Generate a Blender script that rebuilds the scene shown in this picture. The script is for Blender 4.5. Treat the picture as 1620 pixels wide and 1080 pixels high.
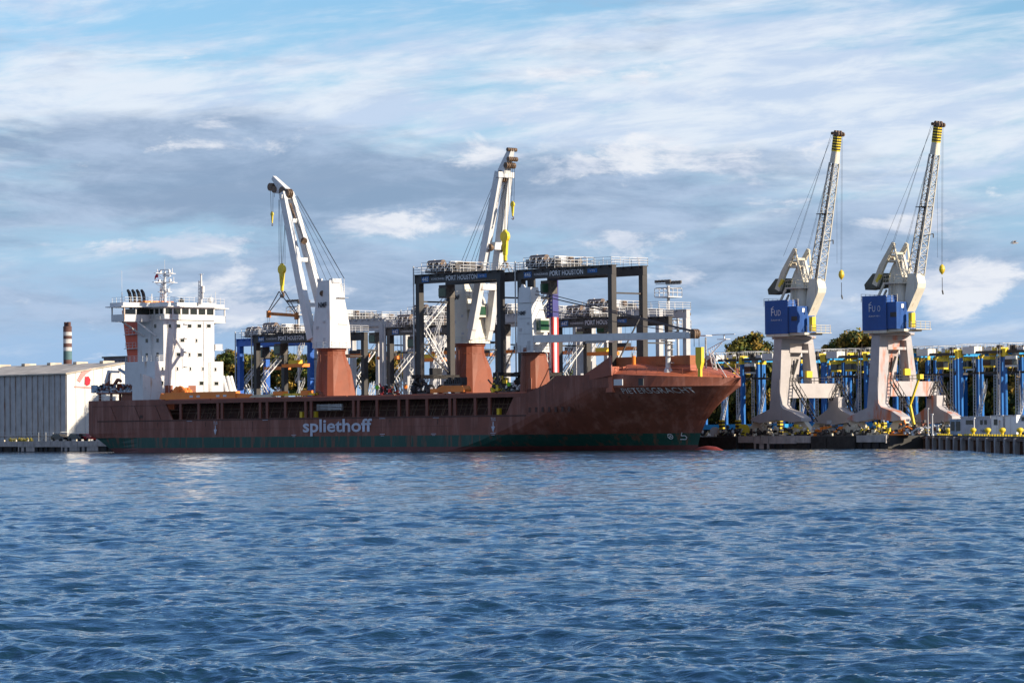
import bpy, math, random
import numpy as np
from mathutils import Vector, Matrix
random.seed(7)
C = bpy.context.scene.collection
for o in list(bpy.data.objects): bpy.data.objects.remove(o)
# ---------------------------------------------------------------- camera
FOC = 5400.; TH = math.atan(2.0e-4*FOC); HC = 3.2; ROLL = -.0095; PITCH = math.atan(141/FOC)
ct, st = math.cos(TH), math.sin(TH)
OX, OY = 11*st, 524+11*ct
cam = bpy.data.cameras.new('camera'); co = bpy.data.objects.new('camera', cam); C.objects.link(co)
cam.sensor_width = 36; cam.lens = 36*FOC/1620; cam.clip_start = 1; cam.clip_end = 20000
co.matrix_world = Matrix.Translation((0, 0, HC)) @ Matrix.Rotation(math.pi/2+PITCH, 4, 'X') @ Matrix.Rotation(ROLL, 4, 'Z')
bpy.context.scene.camera = co
# ---------------------------------------------------------------- sun, sky, exposure
SUN_EL = math.radians(20); eps = math.radians(22)
sh = (math.cos(eps)*ct+math.sin(eps)*st, -math.cos(eps)*st+math.sin(eps)*ct)
SD = Vector((sh[0]*math.cos(SUN_EL), sh[1]*math.cos(SUN_EL), math.sin(SUN_EL)))
sl = bpy.data.lights.new('sun', 'SUN'); sl.energy = 5.0; sl.angle = math.radians(.55); sl.color = (1, .87, .70)
so = bpy.data.objects.new('sun', sl); C.objects.link(so); so.rotation_euler = SD.to_track_quat('Z', 'Y').to_euler()
sc = bpy.context.scene
sc.view_settings.view_transform = 'Standard'; sc.view_settings.look = 'None'; sc.view_settings.exposure = .38; sc.view_settings.gamma = 1
sc.cycles.max_bounces = 6; sc.cycles.diffuse_bounces = 2; sc.cycles.glossy_bounces = 3
w = bpy.data.worlds.new('World'); sc.world = w; w.use_nodes = True
wn = w.node_tree; N = wn.nodes; L = wn.links; N.clear()
def nd(t, **k):
    n = N.new(t)
    for a, b in k.items(): setattr(n, a, b)
    return n
def link(a, b): L.new(a, b)
def mth(op, a, b=None, c=None, clamp=False):
    n = nd('ShaderNodeMath', operation=op); n.use_clamp = clamp
    for i, v in enumerate((a, b, c)):
        if v is None: continue
        if isinstance(v, (int, float)): n.inputs[i].default_value = v
        else: link(v, n.inputs[i])
    return n.outputs[0]
def mix(f, a, b):
    n = nd('ShaderNodeMix', data_type='RGBA')
    for i, v in ((0, f), (6, a), (7, b)):
        if isinstance(v, (int, float)): n.inputs[i].default_value = v
        elif isinstance(v, tuple): n.inputs[i].default_value = (*v, 1)
        else: link(v, n.inputs[i])
    return n.outputs[2]
def sstep(v, a, b):
    n = nd('ShaderNodeMapRange', interpolation_type='SMOOTHSTEP'); link(v, n.inputs[0])
    n.inputs[1].default_value = a; n.inputs[2].default_value = b
    return n.outputs[0]
tc = nd('ShaderNodeTexCoord'); sp = nd('ShaderNodeSeparateXYZ'); link(tc.outputs['Generated'], sp.inputs[0])
AZ = mth('ARCTAN2', sp.outputs[0], sp.outputs[1]); EL = mth('ARCSINE', sp.outputs[2])
def cnoise(sa, se, off, detail=8, rough=.55, dist=.3, tilt=0.):
    e2 = mth('ADD', EL, mth('MULTIPLY', AZ, tilt)) if tilt else EL
    cb = nd('ShaderNodeCombineXYZ'); link(mth('MULTIPLY', AZ, sa), cb.inputs[0]); link(mth('MULTIPLY', e2, se), cb.inputs[1]); cb.inputs[2].default_value = off
    n = nd('ShaderNodeTexNoise'); link(cb.outputs[0], n.inputs['Vector'])
    n.inputs['Scale'].default_value = 1; n.inputs['Detail'].default_value = detail; n.inputs['Roughness'].default_value = rough; n.inputs['Distortion'].default_value = dist
    return n.outputs['Fac']
def blob(px, py, rx, ry):            # a soft mass of cloud at a fixed bearing and height in the sky
    a0, e0 = (px-810)/FOC, (681-py)/FOC
    dx = mth('DIVIDE', mth('SUBTRACT', AZ, a0), rx/FOC); dy = mth('DIVIDE', mth('SUBTRACT', EL, e0), ry/FOC)
    return mth('EXPONENT', mth('MULTIPLY', mth('ADD', mth('MULTIPLY', dx, dx), mth('MULTIPLY', dy, dy)), -1.0))
def addall(*a):
    s = a[0]
    for b in a[1:]: s = mth('ADD', s, b)
    return s
sky = nd('ShaderNodeTexSky', sky_type='NISHITA'); sky.sun_disc = False; sky.sun_elevation = SUN_EL
sky.sun_rotation = math.atan2(SD.x, SD.y); sky.air_density = 1.0; sky.dust_density = .4; sky.ozone_density = 2.0
tint = nd('ShaderNodeMix', data_type='RGBA', blend_type='MULTIPLY'); tint.inputs[0].default_value = 1
link(sky.outputs[0], tint.inputs[6]); link(mix(sstep(EL, .13, .32), (.98, 1.28, 1.58), (.98, 1.42, 2.05)), tint.inputs[7])
SKY = tint.outputs[2]
# clear blue graded by the sky texture, thin high veil, grey stratus bands, bright puffs
K = 10.
warpn = cnoise(14, 30, 40.2, 3, .5, 0); 
veil = cnoise(17, 95, 3.1, 9, .62, .25, -.10); veil2 = cnoise(7, 26, 8.8, 5, .5, .4, .1)
vw = mth('MULTIPLY', sstep(EL, .128, .098), sstep(EL, .055, .085))
beh = sstep(mth('ABSOLUTE', AZ), .9, 1.8)      # unseen sky behind the viewer: cloud and grey-blue added to fill shaded sides
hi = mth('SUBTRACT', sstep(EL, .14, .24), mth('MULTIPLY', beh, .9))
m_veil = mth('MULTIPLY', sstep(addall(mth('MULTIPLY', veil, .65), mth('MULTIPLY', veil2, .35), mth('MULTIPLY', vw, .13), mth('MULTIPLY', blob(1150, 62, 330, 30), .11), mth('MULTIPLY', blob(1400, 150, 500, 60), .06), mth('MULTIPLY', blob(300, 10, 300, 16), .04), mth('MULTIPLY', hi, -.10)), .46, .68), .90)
HZ = mix(mth('MULTIPLY', sstep(EL, .115, .02), .92), SKY, (.33*K, .51*K, .79*K))    # pale blue air low over the land
vtex = cnoise(24, 120, 50.5, 9, .62, .3, -.1)
c1 = mix(m_veil, HZ, mix(sstep(vtex, .36, .62), (.57*K, .68*K, .87*K), (.80*K, .86*K, .95*K)))
dk = cnoise(13, 62, 11.7, 11, .61, .25, .06); dk2 = cnoise(6, 24, 17.7, 3, .5, .2)
dkw = addall(mth('MULTIPLY', blob(60, 215, 420, 52), .26), mth('MULTIPLY', blob(560, 290, 620, 52), .34), mth('MULTIPLY', blob(900, 340, 500, 40), .15), mth('MULTIPLY', blob(1450, 265, 420, 45), .06),
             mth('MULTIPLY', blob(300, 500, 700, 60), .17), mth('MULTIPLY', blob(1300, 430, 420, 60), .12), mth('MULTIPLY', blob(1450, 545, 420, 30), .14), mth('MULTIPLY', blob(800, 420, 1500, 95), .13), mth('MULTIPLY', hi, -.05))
m_dk = sstep(addall(mth('MULTIPLY', dk, .7), mth('MULTIPLY', dk2, .3), dkw), .54, .74)
shade = cnoise(30, 105, 5.5, 10, .64, .3)
core = addall(mth('MULTIPLY', shade, .8), mth('MULTIPLY', blob(480, 285, 420, 42), -.22), mth('MULTIPLY', blob(40, 215, 260, 36), -.10), .1)
dkc = mix(sstep(core, .30, .66), (.25*K, .36*K, .53*K), (.45*K, .57*K, .76*K))
c2 = mix(mth('MULTIPLY', m_dk, .93), c1, dkc)
pf = cnoise(34, 84, 21.3, 12, .64, .3)
pfw = addall(mth('MULTIPLY', blob(1512, 468, 70, 52), .46), mth('MULTIPLY', blob(620, 358, 190, 20), .20), mth('MULTIPLY', blob(210, 385, 220, 18), .22), mth('MULTIPLY', blob(400, 480, 80, 36), .24),
             mth('MULTIPLY', blob(330, 230, 120, 14), .20), mth('MULTIPLY', blob(1010, 378, 70, 18), .19), mth('MULTIPLY', blob(1390, 362, 110, 18), .18), mth('MULTIPLY', blob(1085, 445, 50, 24), .20), mth('MULTIPLY', blob(1030, 412, 90, 14), .14),
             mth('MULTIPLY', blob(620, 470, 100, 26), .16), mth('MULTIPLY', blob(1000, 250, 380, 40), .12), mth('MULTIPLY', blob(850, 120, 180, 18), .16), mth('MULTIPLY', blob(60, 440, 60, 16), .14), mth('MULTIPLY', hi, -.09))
dim = mth('SUBTRACT', 1.0, mth('MULTIPLY', sstep(mth('ABSOLUTE', AZ), .35, 1.0), .25))
m_pf = mth('MULTIPLY', sstep(addall(pf, pfw), .60, .755), .85)
pcol = mix(sstep(shade, .38, .6), (.62*K, .69*K, .83*K), (.88*K, .90*K, .95*K))
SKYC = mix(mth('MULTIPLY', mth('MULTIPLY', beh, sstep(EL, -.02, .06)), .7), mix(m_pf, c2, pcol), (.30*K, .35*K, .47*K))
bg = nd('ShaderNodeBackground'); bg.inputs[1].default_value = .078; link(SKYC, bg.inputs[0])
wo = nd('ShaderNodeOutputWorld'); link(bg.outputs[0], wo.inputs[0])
# ---------------------------------------------------------------- frame helpers: x along the quay to the right, y inland, z up
def fw(x, y, z=0.): return Vector((OX+x*ct+y*st, OY-x*st+y*ct, z))
def F(px, py, yl):                    # the place on the upright plane y = yl that a photograph pixel shows
    u, v = px-810, py-540; c, s = math.cos(ROLL), math.sin(ROLL)
    x, y, z = u*c+v*s, u*s-v*c, -FOC; a = math.pi/2+PITCH
    X, Y, Z = x, y*math.cos(a)-z*math.sin(a), y*math.sin(a)+z*math.cos(a)
    k = (yl+OX*st+OY*ct)/(X*st+Y*ct); wx, wy = X*k-OX, Y*k-OY
    return (wx*ct-wy*st, HC+Z*k)
def FX(px, yl): return F(px, 640, yl)[0]
def mat(name, col, rough=.6, metal=0., var=.18, scale=.5, rust=0., rustcol=(.22, .07, .025), streak=1., dirt=0., spec=.5, bump=0.):
    m = bpy.data.materials.new(name); m.use_nodes = True; t = m.node_tree; b = t.nodes['Principled BSDF']
    b.inputs['Roughness'].default_value = rough; b.inputs['Metallic'].default_value = metal; b.inputs['Specular IOR Level'].default_value = spec
    tc = t.nodes.new('ShaderNodeTexCoord')
    def noise(sc, vec=(1, 1, 1), det=5, ro=.6):
        mp = t.nodes.new('ShaderNodeMapping'); mp.inputs['Scale'].default_value = vec; t.links.new(tc.outputs['Object'], mp.inputs[0])
        n = t.nodes.new('ShaderNodeTexNoise'); n.inputs['Scale'].default_value = sc; n.inputs['Detail'].default_value = det; n.inputs['Roughness'].default_value = ro
        t.links.new(mp.outputs[0], n.inputs['Vector']); return n.outputs['Fac']
    def ramp(v, a, b2):
        r = t.nodes.new('ShaderNodeMapRange'); r.inputs[1].default_value = a; r.inputs[2].default_value = b2; t.links.new(v, r.inputs[0]); return r.outputs[0]
    def mx(f, a, c):
        n = t.nodes.new('ShaderNodeMix'); n.data_type = 'RGBA'
        if isinstance(f, float): n.inputs[0].default_value = f
        else: t.links.new(f, n.inputs[0])
        for i, v in ((6, a), (7, c)):
            if isinstance(v, tuple): n.inputs[i].default_value = (*v, 1)
            else: t.links.new(v, n.inputs[i])
        return n.outputs[2]
    lo = tuple(c*(1-var) for c in col); hi = tuple(min(1, c*(1+var)) for c in col)
    out = mx(ramp(noise(scale), .35, .65), lo, hi)
    if dirt: out = mx(ramp(noise(scale*2.2, (1, 1, .35)), .5, .75), out, tuple(c*(1-dirt) for c in col))
    if rust:
        f = noise(.9, (1.2*streak, 1.2*streak, .12), 6, .65); out = mx(ramp(f, .68-rust*.25, .80-rust*.25), out, rustcol)
    t.links.new(out, b.inputs['Base Color'])
    if bump:
        bn = t.nodes.new('ShaderNodeBump'); bn.inputs['Strength'].default_value = bump; bn.inputs['Distance'].default_value = .05
        t.links.new(noise(scale*6), bn.inputs['Height']); t.links.new(bn.outputs[0], b.inputs['Normal'])
    return m
M = dict(
 white=mat('white_paint', (.70, .70, .69), .45, dirt=.06, rust=.3, var=.05, rustcol=(.45, .25, .12)),
 cream=mat('cream_paint', (.72, .67, .55), .5, rust=.30, var=.08, rustcol=(.36, .18, .08)),
 cranewhite=mat('crane_white_paint', (.70, .70, .69), .45, rust=.2, var=.06, rustcol=(.4, .22, .1), dirt=.12),
 red_oxide=mat('red_oxide_paint', (.20, .060, .034), .6, rust=.3, var=.14, rustcol=(.12, .04, .02)),
 pedestal=mat('pedestal_red_paint', (.25, .068, .03), .55, rust=.25, var=.1, rustcol=(.25, .10, .05)),
 deckred=mat('deck_red_paint', (.42, .12, .065), .6, rust=.25, var=.12, rustcol=(.2, .07, .03)),
 brownred=mat('brown_red_steel', (.26, .085, .045), .6, rust=.2, var=.14),
 orange=mat('orange_paint', (1.0, .26, .025), .5, rust=.15, var=.1),
 tarp=mat('orange_tarpaulin', (.85, .26, .05), .7, var=.15),
 yellow=mat('yellow_paint', (.80, .58, .03), .5, rust=.22, var=.1),
 hookyellow=mat('hook_yellow_paint', (.80, .62, .03), .45, var=.1, rust=.15),
 funnel=mat('funnel_red_paint', (.75, .10, .03), .5, var=.08, rust=.1),
 black=mat('black_rubber', (.018, .018, .02), .8, var=.3),
 dark=mat('dark_steel', (.045, .043, .042), .6, var=.3, rust=.2),
 charcoal=mat('charcoal_paint', (.040, .035, .032), .5, var=.14, rust=.1, rustcol=(.12, .08, .05)),
 glass=mat('dark_window_glass', (.03, .035, .03), .08, var=.1),
 greenglass=mat('green_cab_glass', (.03, .09, .05), .1, var=.3),
 cable=mat('steel_cable', (.035, .035, .04), .5, var=.1),
 grey=mat('grey_paint', (.50, .49, .49), .5, var=.08, rust=.18, rustcol=(.3, .2, .13)),
 lightgrey=mat('light_grey_steel', (.62, .62, .62), .5, var=.1, rust=.15),
 galv=mat('galvanised_steel', (.55, .56, .56), .45, metal=.3, var=.2),
 blue=mat('blue_paint', (.010, .12, .50), .45, var=.12),
 carrierblue=mat('carrier_blue_paint', (.010, .14, .44), .42, var=.14),
 carrierbluelit=mat('sunlit_carrier_blue', (.02, .33, .68), .45, var=.1),  # carrier blue again, lightened for the sun falling on the beams
 hutblue=mat('machine_house_blue', (.008, .085, .33), .5, var=.1, dirt=.2),
 cranegrey=mat('portal_grey_paint', (.47, .435, .42), .6, var=.08, rust=.18, rustcol=(.45, .2, .12)),
 cranerusty=mat('worn_portal_paint', (.46, .43, .43), .6, var=.1, rust=.62, rustcol=(.55, .17, .08), streak=.45),
 beige=mat('beige_paint', (.68, .61, .46), .6, var=.1, rust=.32, rustcol=(.4, .2, .1)),
 olive=mat('dark_counterweight', (.09, .095, .07), .7, var=.25),
 concrete=mat('quay_concrete', (.44, .40, .37), .85, var=.2, scale=.8, rust=.3, rustcol=(.12, .1, .08), dirt=.3),
 wetdark=mat('weathered_timber', (.035, .03, .026), .8, var=.4, scale=1.5),
 rustpile=mat('rusty_steel_pile', (.11, .055, .03), .8, var=.4, scale=1.2),
 palepile=mat('pale_steel_pile', (.34, .32, .31), .7, var=.2, rust=.4),
 asphalt=mat('quay_asphalt', (.07, .068, .064), .9, var=.2, scale=.1),
 tin=mat('corrugated_white_sheet', (.47, .46, .45), .55, var=.12, dirt=.18, rust=.42, rustcol=(.30, .22, .15)),
 tinlit=mat('sunlit_gable_sheet', (.78, .75, .68), .55, var=.08, rust=.2, rustcol=(.5, .25, .15)),  # warehouse sheet made lighter and warmer for sun on the gable
 roof=mat('grey_roof_felt', (.52, .46, .37), .8, var=.25, scale=.3, dirt=.3),
 shed=mat('dark_shed_sheet', (.12, .13, .17), .7),
 brick=mat('brick_brown', (.13, .065, .055), .8), chimwhite=mat('chimney_white', (.62, .60, .58), .8, dirt=.2), teal=mat('chimney_teal', (.09, .17, .18), .8),
 bark=mat('bark', (.07, .05, .035), .9), hivis=mat('hi_vis_green', (.25, .75, .05), .7), hivisorange=mat('hi_vis_orange', (.9, .25, .03), .7), skin=mat('skin', (.45, .27, .19), .6),
 trousers=mat('navy_trousers', (.02, .025, .045), .8), carblack=mat('black_car_paint', (.012, .013, .018), .2), carsilver=mat('silver_car_paint', (.45, .45, .46), .25, metal=.4), carred=mat('red_car_paint', (.3, .03, .03), .25),
 textblue=mat('pale_hull_lettering', (.55, .58, .66), .6, var=.12, rust=.1), textwhite=mat('white_lettering', (.75, .76, .78), .6), textblack=mat('black_lettering', (.02, .02, .025), .6),
 labelblue=mat('label_blue', (.02, .12, .35), .5), flagred=mat('flag_red', (.55, .03, .03), .5), flagwhite=mat('flag_white', (.78, .76, .76), .5), flagblue=mat('flag_blue', (.04, .04, .22), .5),
 redflag=mat('red_flag_cloth', (.5, .02, .04), .8), gull=mat('gull_grey', (.4, .36, .34), .8), machine=mat('machinery_grime', (.10, .085, .07), .6, var=.6, scale=2.5), drum=mat('brown_drum', (.16, .10, .06), .6, var=.4, scale=2),
 cabinwhite=mat('cabin_white', (.88, .87, .85), .5, var=.04),
 seam=mat('hull_seam', (.07, .028, .02), .7))
class MB:
    def __init__(s): s.v = []; s.f = []; s.mi = []; s.m = 0
    def add(s, vs, fs):
        o = len(s.v); s.v += [tuple(v) for v in vs]
        for f in fs: s.f.append([i+o for i in f]); s.mi.append(s.m)
        return s
    def box(s, x0, x1, y0, y1, z0, z1):
        return s.add([(x0, y0, z0), (x1, y0, z0), (x1, y1, z0), (x0, y1, z0), (x0, y0, z1), (x1, y0, z1), (x1, y1, z1), (x0, y1, z1)],
                     [(0, 3, 2, 1), (4, 5, 6, 7), (0, 1, 5, 4), (1, 2, 6, 5), (2, 3, 7, 6), (3, 0, 4, 7)])
    def cbox(s, c, d): return s.box(c[0]-d[0]/2, c[0]+d[0]/2, c[1]-d[1]/2, c[1]+d[1]/2, c[2]-d[2]/2, c[2]+d[2]/2)
    def bar(s, p, q, w, h=None, w2=None, h2=None, up=(0, 0, 1)):
        p, q = Vector(p), Vector(q); d = (q-p).normalized(); u = Vector(up)
        if abs(d.dot(u)) > .97: u = Vector((0, 1, 0))
        a = d.cross(u).normalized(); b = a.cross(d).normalized(); h = w if h is None else h
        w2 = w if w2 is None else w2; h2 = h if h2 is None else h2
        vs = [p+a*i*w/2+b*j*h/2 for i, j in ((-1, -1), (1, -1), (1, 1), (-1, 1))]+[q+a*i*w2/2+b*j*h2/2 for i, j in ((-1, -1), (1, -1), (1, 1), (-1, 1))]
        return s.add(vs, [(0, 3, 2, 1), (4, 5, 6, 7), (0, 1, 5, 4), (1, 2, 6, 5), (2, 3, 7, 6), (3, 0, 4, 7)])
    def tube(s, p, q, r, n=8, r2=None):
        p, q = Vector(p), Vector(q); d = (q-p).normalized(); u = Vector((0, 0, 1)) if abs(d.z) < .9 else Vector((1, 0, 0))
        a = d.cross(u).normalized(); b = a.cross(d); r2 = r if r2 is None else r2
        vs = [p+(a*math.cos(k*2*math.pi/n)+b*math.sin(k*2*math.pi/n))*r for k in range(n)]+[q+(a*math.cos(k*2*math.pi/n)+b*math.sin(k*2*math.pi/n))*r2 for k in range(n)]
        return s.add(vs, [tuple(range(n))[::-1], tuple(range(n, 2*n))]+[(k, (k+1) % n, n+(k+1) % n, n+k) for k in range(n)])
    def prism(s, pts, y0, y1, axis='y'):      # polygon of (x, z) swept in y, or (y, z) swept in x, or (x, y) swept in z
        n = len(pts); f = {'y': lambda a, b, t: (a, t, b), 'x': lambda a, b, t: (t, a, b), 'z': lambda a, b, t: (a, b, t)}[axis]
        return s.add([f(a, b, y0) for a, b in pts]+[f(a, b, y1) for a, b in pts],
                     [tuple(range(n)), tuple(range(2*n-1, n-1, -1))]+[((k+1) % n, k, n+k, n+(k+1) % n) for k in range(n)])
    def lathe(s, prof, c=(0, 0), n=16):
        vs = [(c[0]+r*math.cos(k*2*math.pi/n), c[1]+r*math.sin(k*2*math.pi/n), z) for r, z in prof for k in range(n)]; P = len(prof)
        return s.add(vs, [tuple(range(n))[::-1], tuple(range((P-1)*n, P*n))]+[(j*n+k, j*n+(k+1) % n, (j+1)*n+(k+1) % n, (j+1)*n+k) for j in range(P-1) for k in range(n)])
    def loft(s, secs):
        n = len(secs[0]); vs = [v for c in secs for v in c]; P = len(secs)
        return s.add(vs, [tuple(range(n))[::-1], tuple(range((P-1)*n, P*n))]+[(j*n+k, j*n+(k+1) % n, (j+1)*n+(k+1) % n, (j+1)*n+k) for j in range(P-1) for k in range(n)])
    def rail(s, pts, h=1.1, t=.05, posts=1.5, bars=3):
        for p, q in zip(pts[:-1], pts[1:]):
            p, q = Vector(p), Vector(q); Ln = (q-p).length; n = max(1, round(Ln/posts))
            for k in range(n+1):
                a = p.lerp(q, k/n); s.bar(a, a+Vector((0, 0, h)), t)
            for j in range(1, bars+1):
                dz = Vector((0, 0, h*j/bars)); s.bar(p+dz, q+dz, t)
        return s
    def truss(s, p, q, w, h, t, n, up=(0, 0, 1)):     # four chords with zigzag lacing
        p, q = Vector(p), Vector(q); d = (q-p).normalized(); u = Vector(up)
        a = d.cross(u).normalized(); b = a.cross(d).normalized()
        cs = [a*i*w/2+b*j*h/2 for i, j in ((-1, -1), (1, -1), (1, 1), (-1, 1))]
        for c in cs: s.bar(p+c, q+c, t*1.4)
        for k in range(n):
            x, y = p.lerp(q, k/n), p.lerp(q, (k+1)/n)
            for i in range(4):
                j = (i+1) % 4
                s.bar(x+cs[i if k % 2 else j], y+cs[j if k % 2 else i], t)
        return s
    def stair(s, p, q, w, n=12, t=.07, side=(0, 1, 0)):
        p, q = Vector(p), Vector(q); a = Vector(side)*w/2
        for e in (-1, 1):
            s.bar(p+a*e, q+a*e, t*1.6, t*2.4); s.bar(p+a*e+Vector((0, 0, 1)), q+a*e+Vector((0, 0, 1)), t)
            for k in range(0, n+1, 3): c = p.lerp(q, k/n)+a*e; s.bar(c, c+Vector((0, 0, 1)), t)
        for k in range(n+1): c = p.lerp(q, k/n); s.bar(c-a, c+a, t*2.5, t)
        return s
    def build(s, name, mats, parent=None, loc=None, rz=None, smooth=False):
        me = bpy.data.meshes.new(name); me.from_pydata(s.v, [], s.f)
        if not isinstance(mats, (list, tuple)): mats = [mats]
        for m in mats: me.materials.append(M[m] if isinstance(m, str) else m)
        if len(mats) > 1: me.polygons.foreach_set('material_index', s.mi)
        if smooth: me.polygons.foreach_set('use_smooth', [True]*len(me.polygons))
        o = bpy.data.objects.new(name, me); C.objects.link(o)
        if parent: o.parent = parent
        if loc is not None: o.location = loc
        if rz is not None: o.rotation_euler = (0, 0, rz)
        me.validate(); return o
def tag(o, label=None, cat=None, group=None, kind=None):
    for k, v in (('label', label), ('category', cat), ('group', group), ('kind', kind)):
        if v: o[k] = v
    return o
def thing(name, label, cat, x, y, z=0., rz=0., group=None):
    o = bpy.data.objects.new(name, None); C.objects.link(o); o.empty_display_size = .1; o.location = fw(x, y, z); o.rotation_euler = (0, 0, rz-TH)
    return tag(o, label, cat, group)
def solo(mb, name, mats, label, cat, x, y, z=0., rz=0., group=None, smooth=False):
    return tag(mb.build(name, mats, None, fw(x, y, z), rz-TH, smooth), label, cat, group)
def node(name, parent, loc=(0, 0, 0), rz=0.):
    o = bpy.data.objects.new(name, None); C.objects.link(o); o.parent = parent; o.location = loc; o.rotation_euler = (0, 0, rz); o.empty_display_size = .1
    return o
KIDS = {}
def copy_tree(o, parent=None):
    c = o.copy(); C.objects.link(c); c.parent = parent
    for ch in list(o.children): copy_tree(ch, c)
    return c
def text(s, name, mt, parent, x0, x1, z0, z1, y, bold=0., face='-y', space=1., extr=.015, cut=None):
    cu = bpy.data.curves.new(name, 'FONT'); cu.body = s; cu.offset = bold; cu.space_character = space; cu.resolution_u = 3
    ob = bpy.data.objects.new(name, cu); C.objects.link(ob); bpy.context.view_layer.update()
    me = bpy.data.meshes.new_from_object(ob.evaluated_get(bpy.context.evaluated_depsgraph_get())); bpy.data.objects.remove(ob); bpy.data.curves.remove(cu)
    v = np.array([tuple(p.co) for p in me.vertices]); lo, hi = v.min(0), v.max(0)
    xs = x0+(v[:, 0]-lo[0])/(hi[0]-lo[0])*(x1-x0); zs = z0+(v[:, 1]-lo[1])/(hi[1]-lo[1])*(z1-z0)
    for p, a, b in zip(me.vertices, xs, zs): p.co = (a, y if not callable(y) else y(a, b), b) if face == '-y' else (y, a, b)
    me.materials.clear(); me.materials.append(M[mt]); me.name = name
    o = bpy.data.objects.new(name, me); C.objects.link(o); o.parent = parent
    return o
def G(px, py, xl):                    # the same for an upright plane x = xl: returns (y, z)
    u, v = px-810, py-540; c, s = math.cos(ROLL), math.sin(ROLL)
    x, y, z = u*c+v*s, u*s-v*c, -FOC; a = math.pi/2+PITCH
    X, Y, Z = x, y*math.cos(a)-z*math.sin(a), y*math.sin(a)+z*math.cos(a)
    k = (xl+OX*ct-OY*st)/(X*ct-Y*st); wx, wy = X*k-OX, Y*k-OY
    return (wx*st+wy*ct, HC+Z*k)
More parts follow.
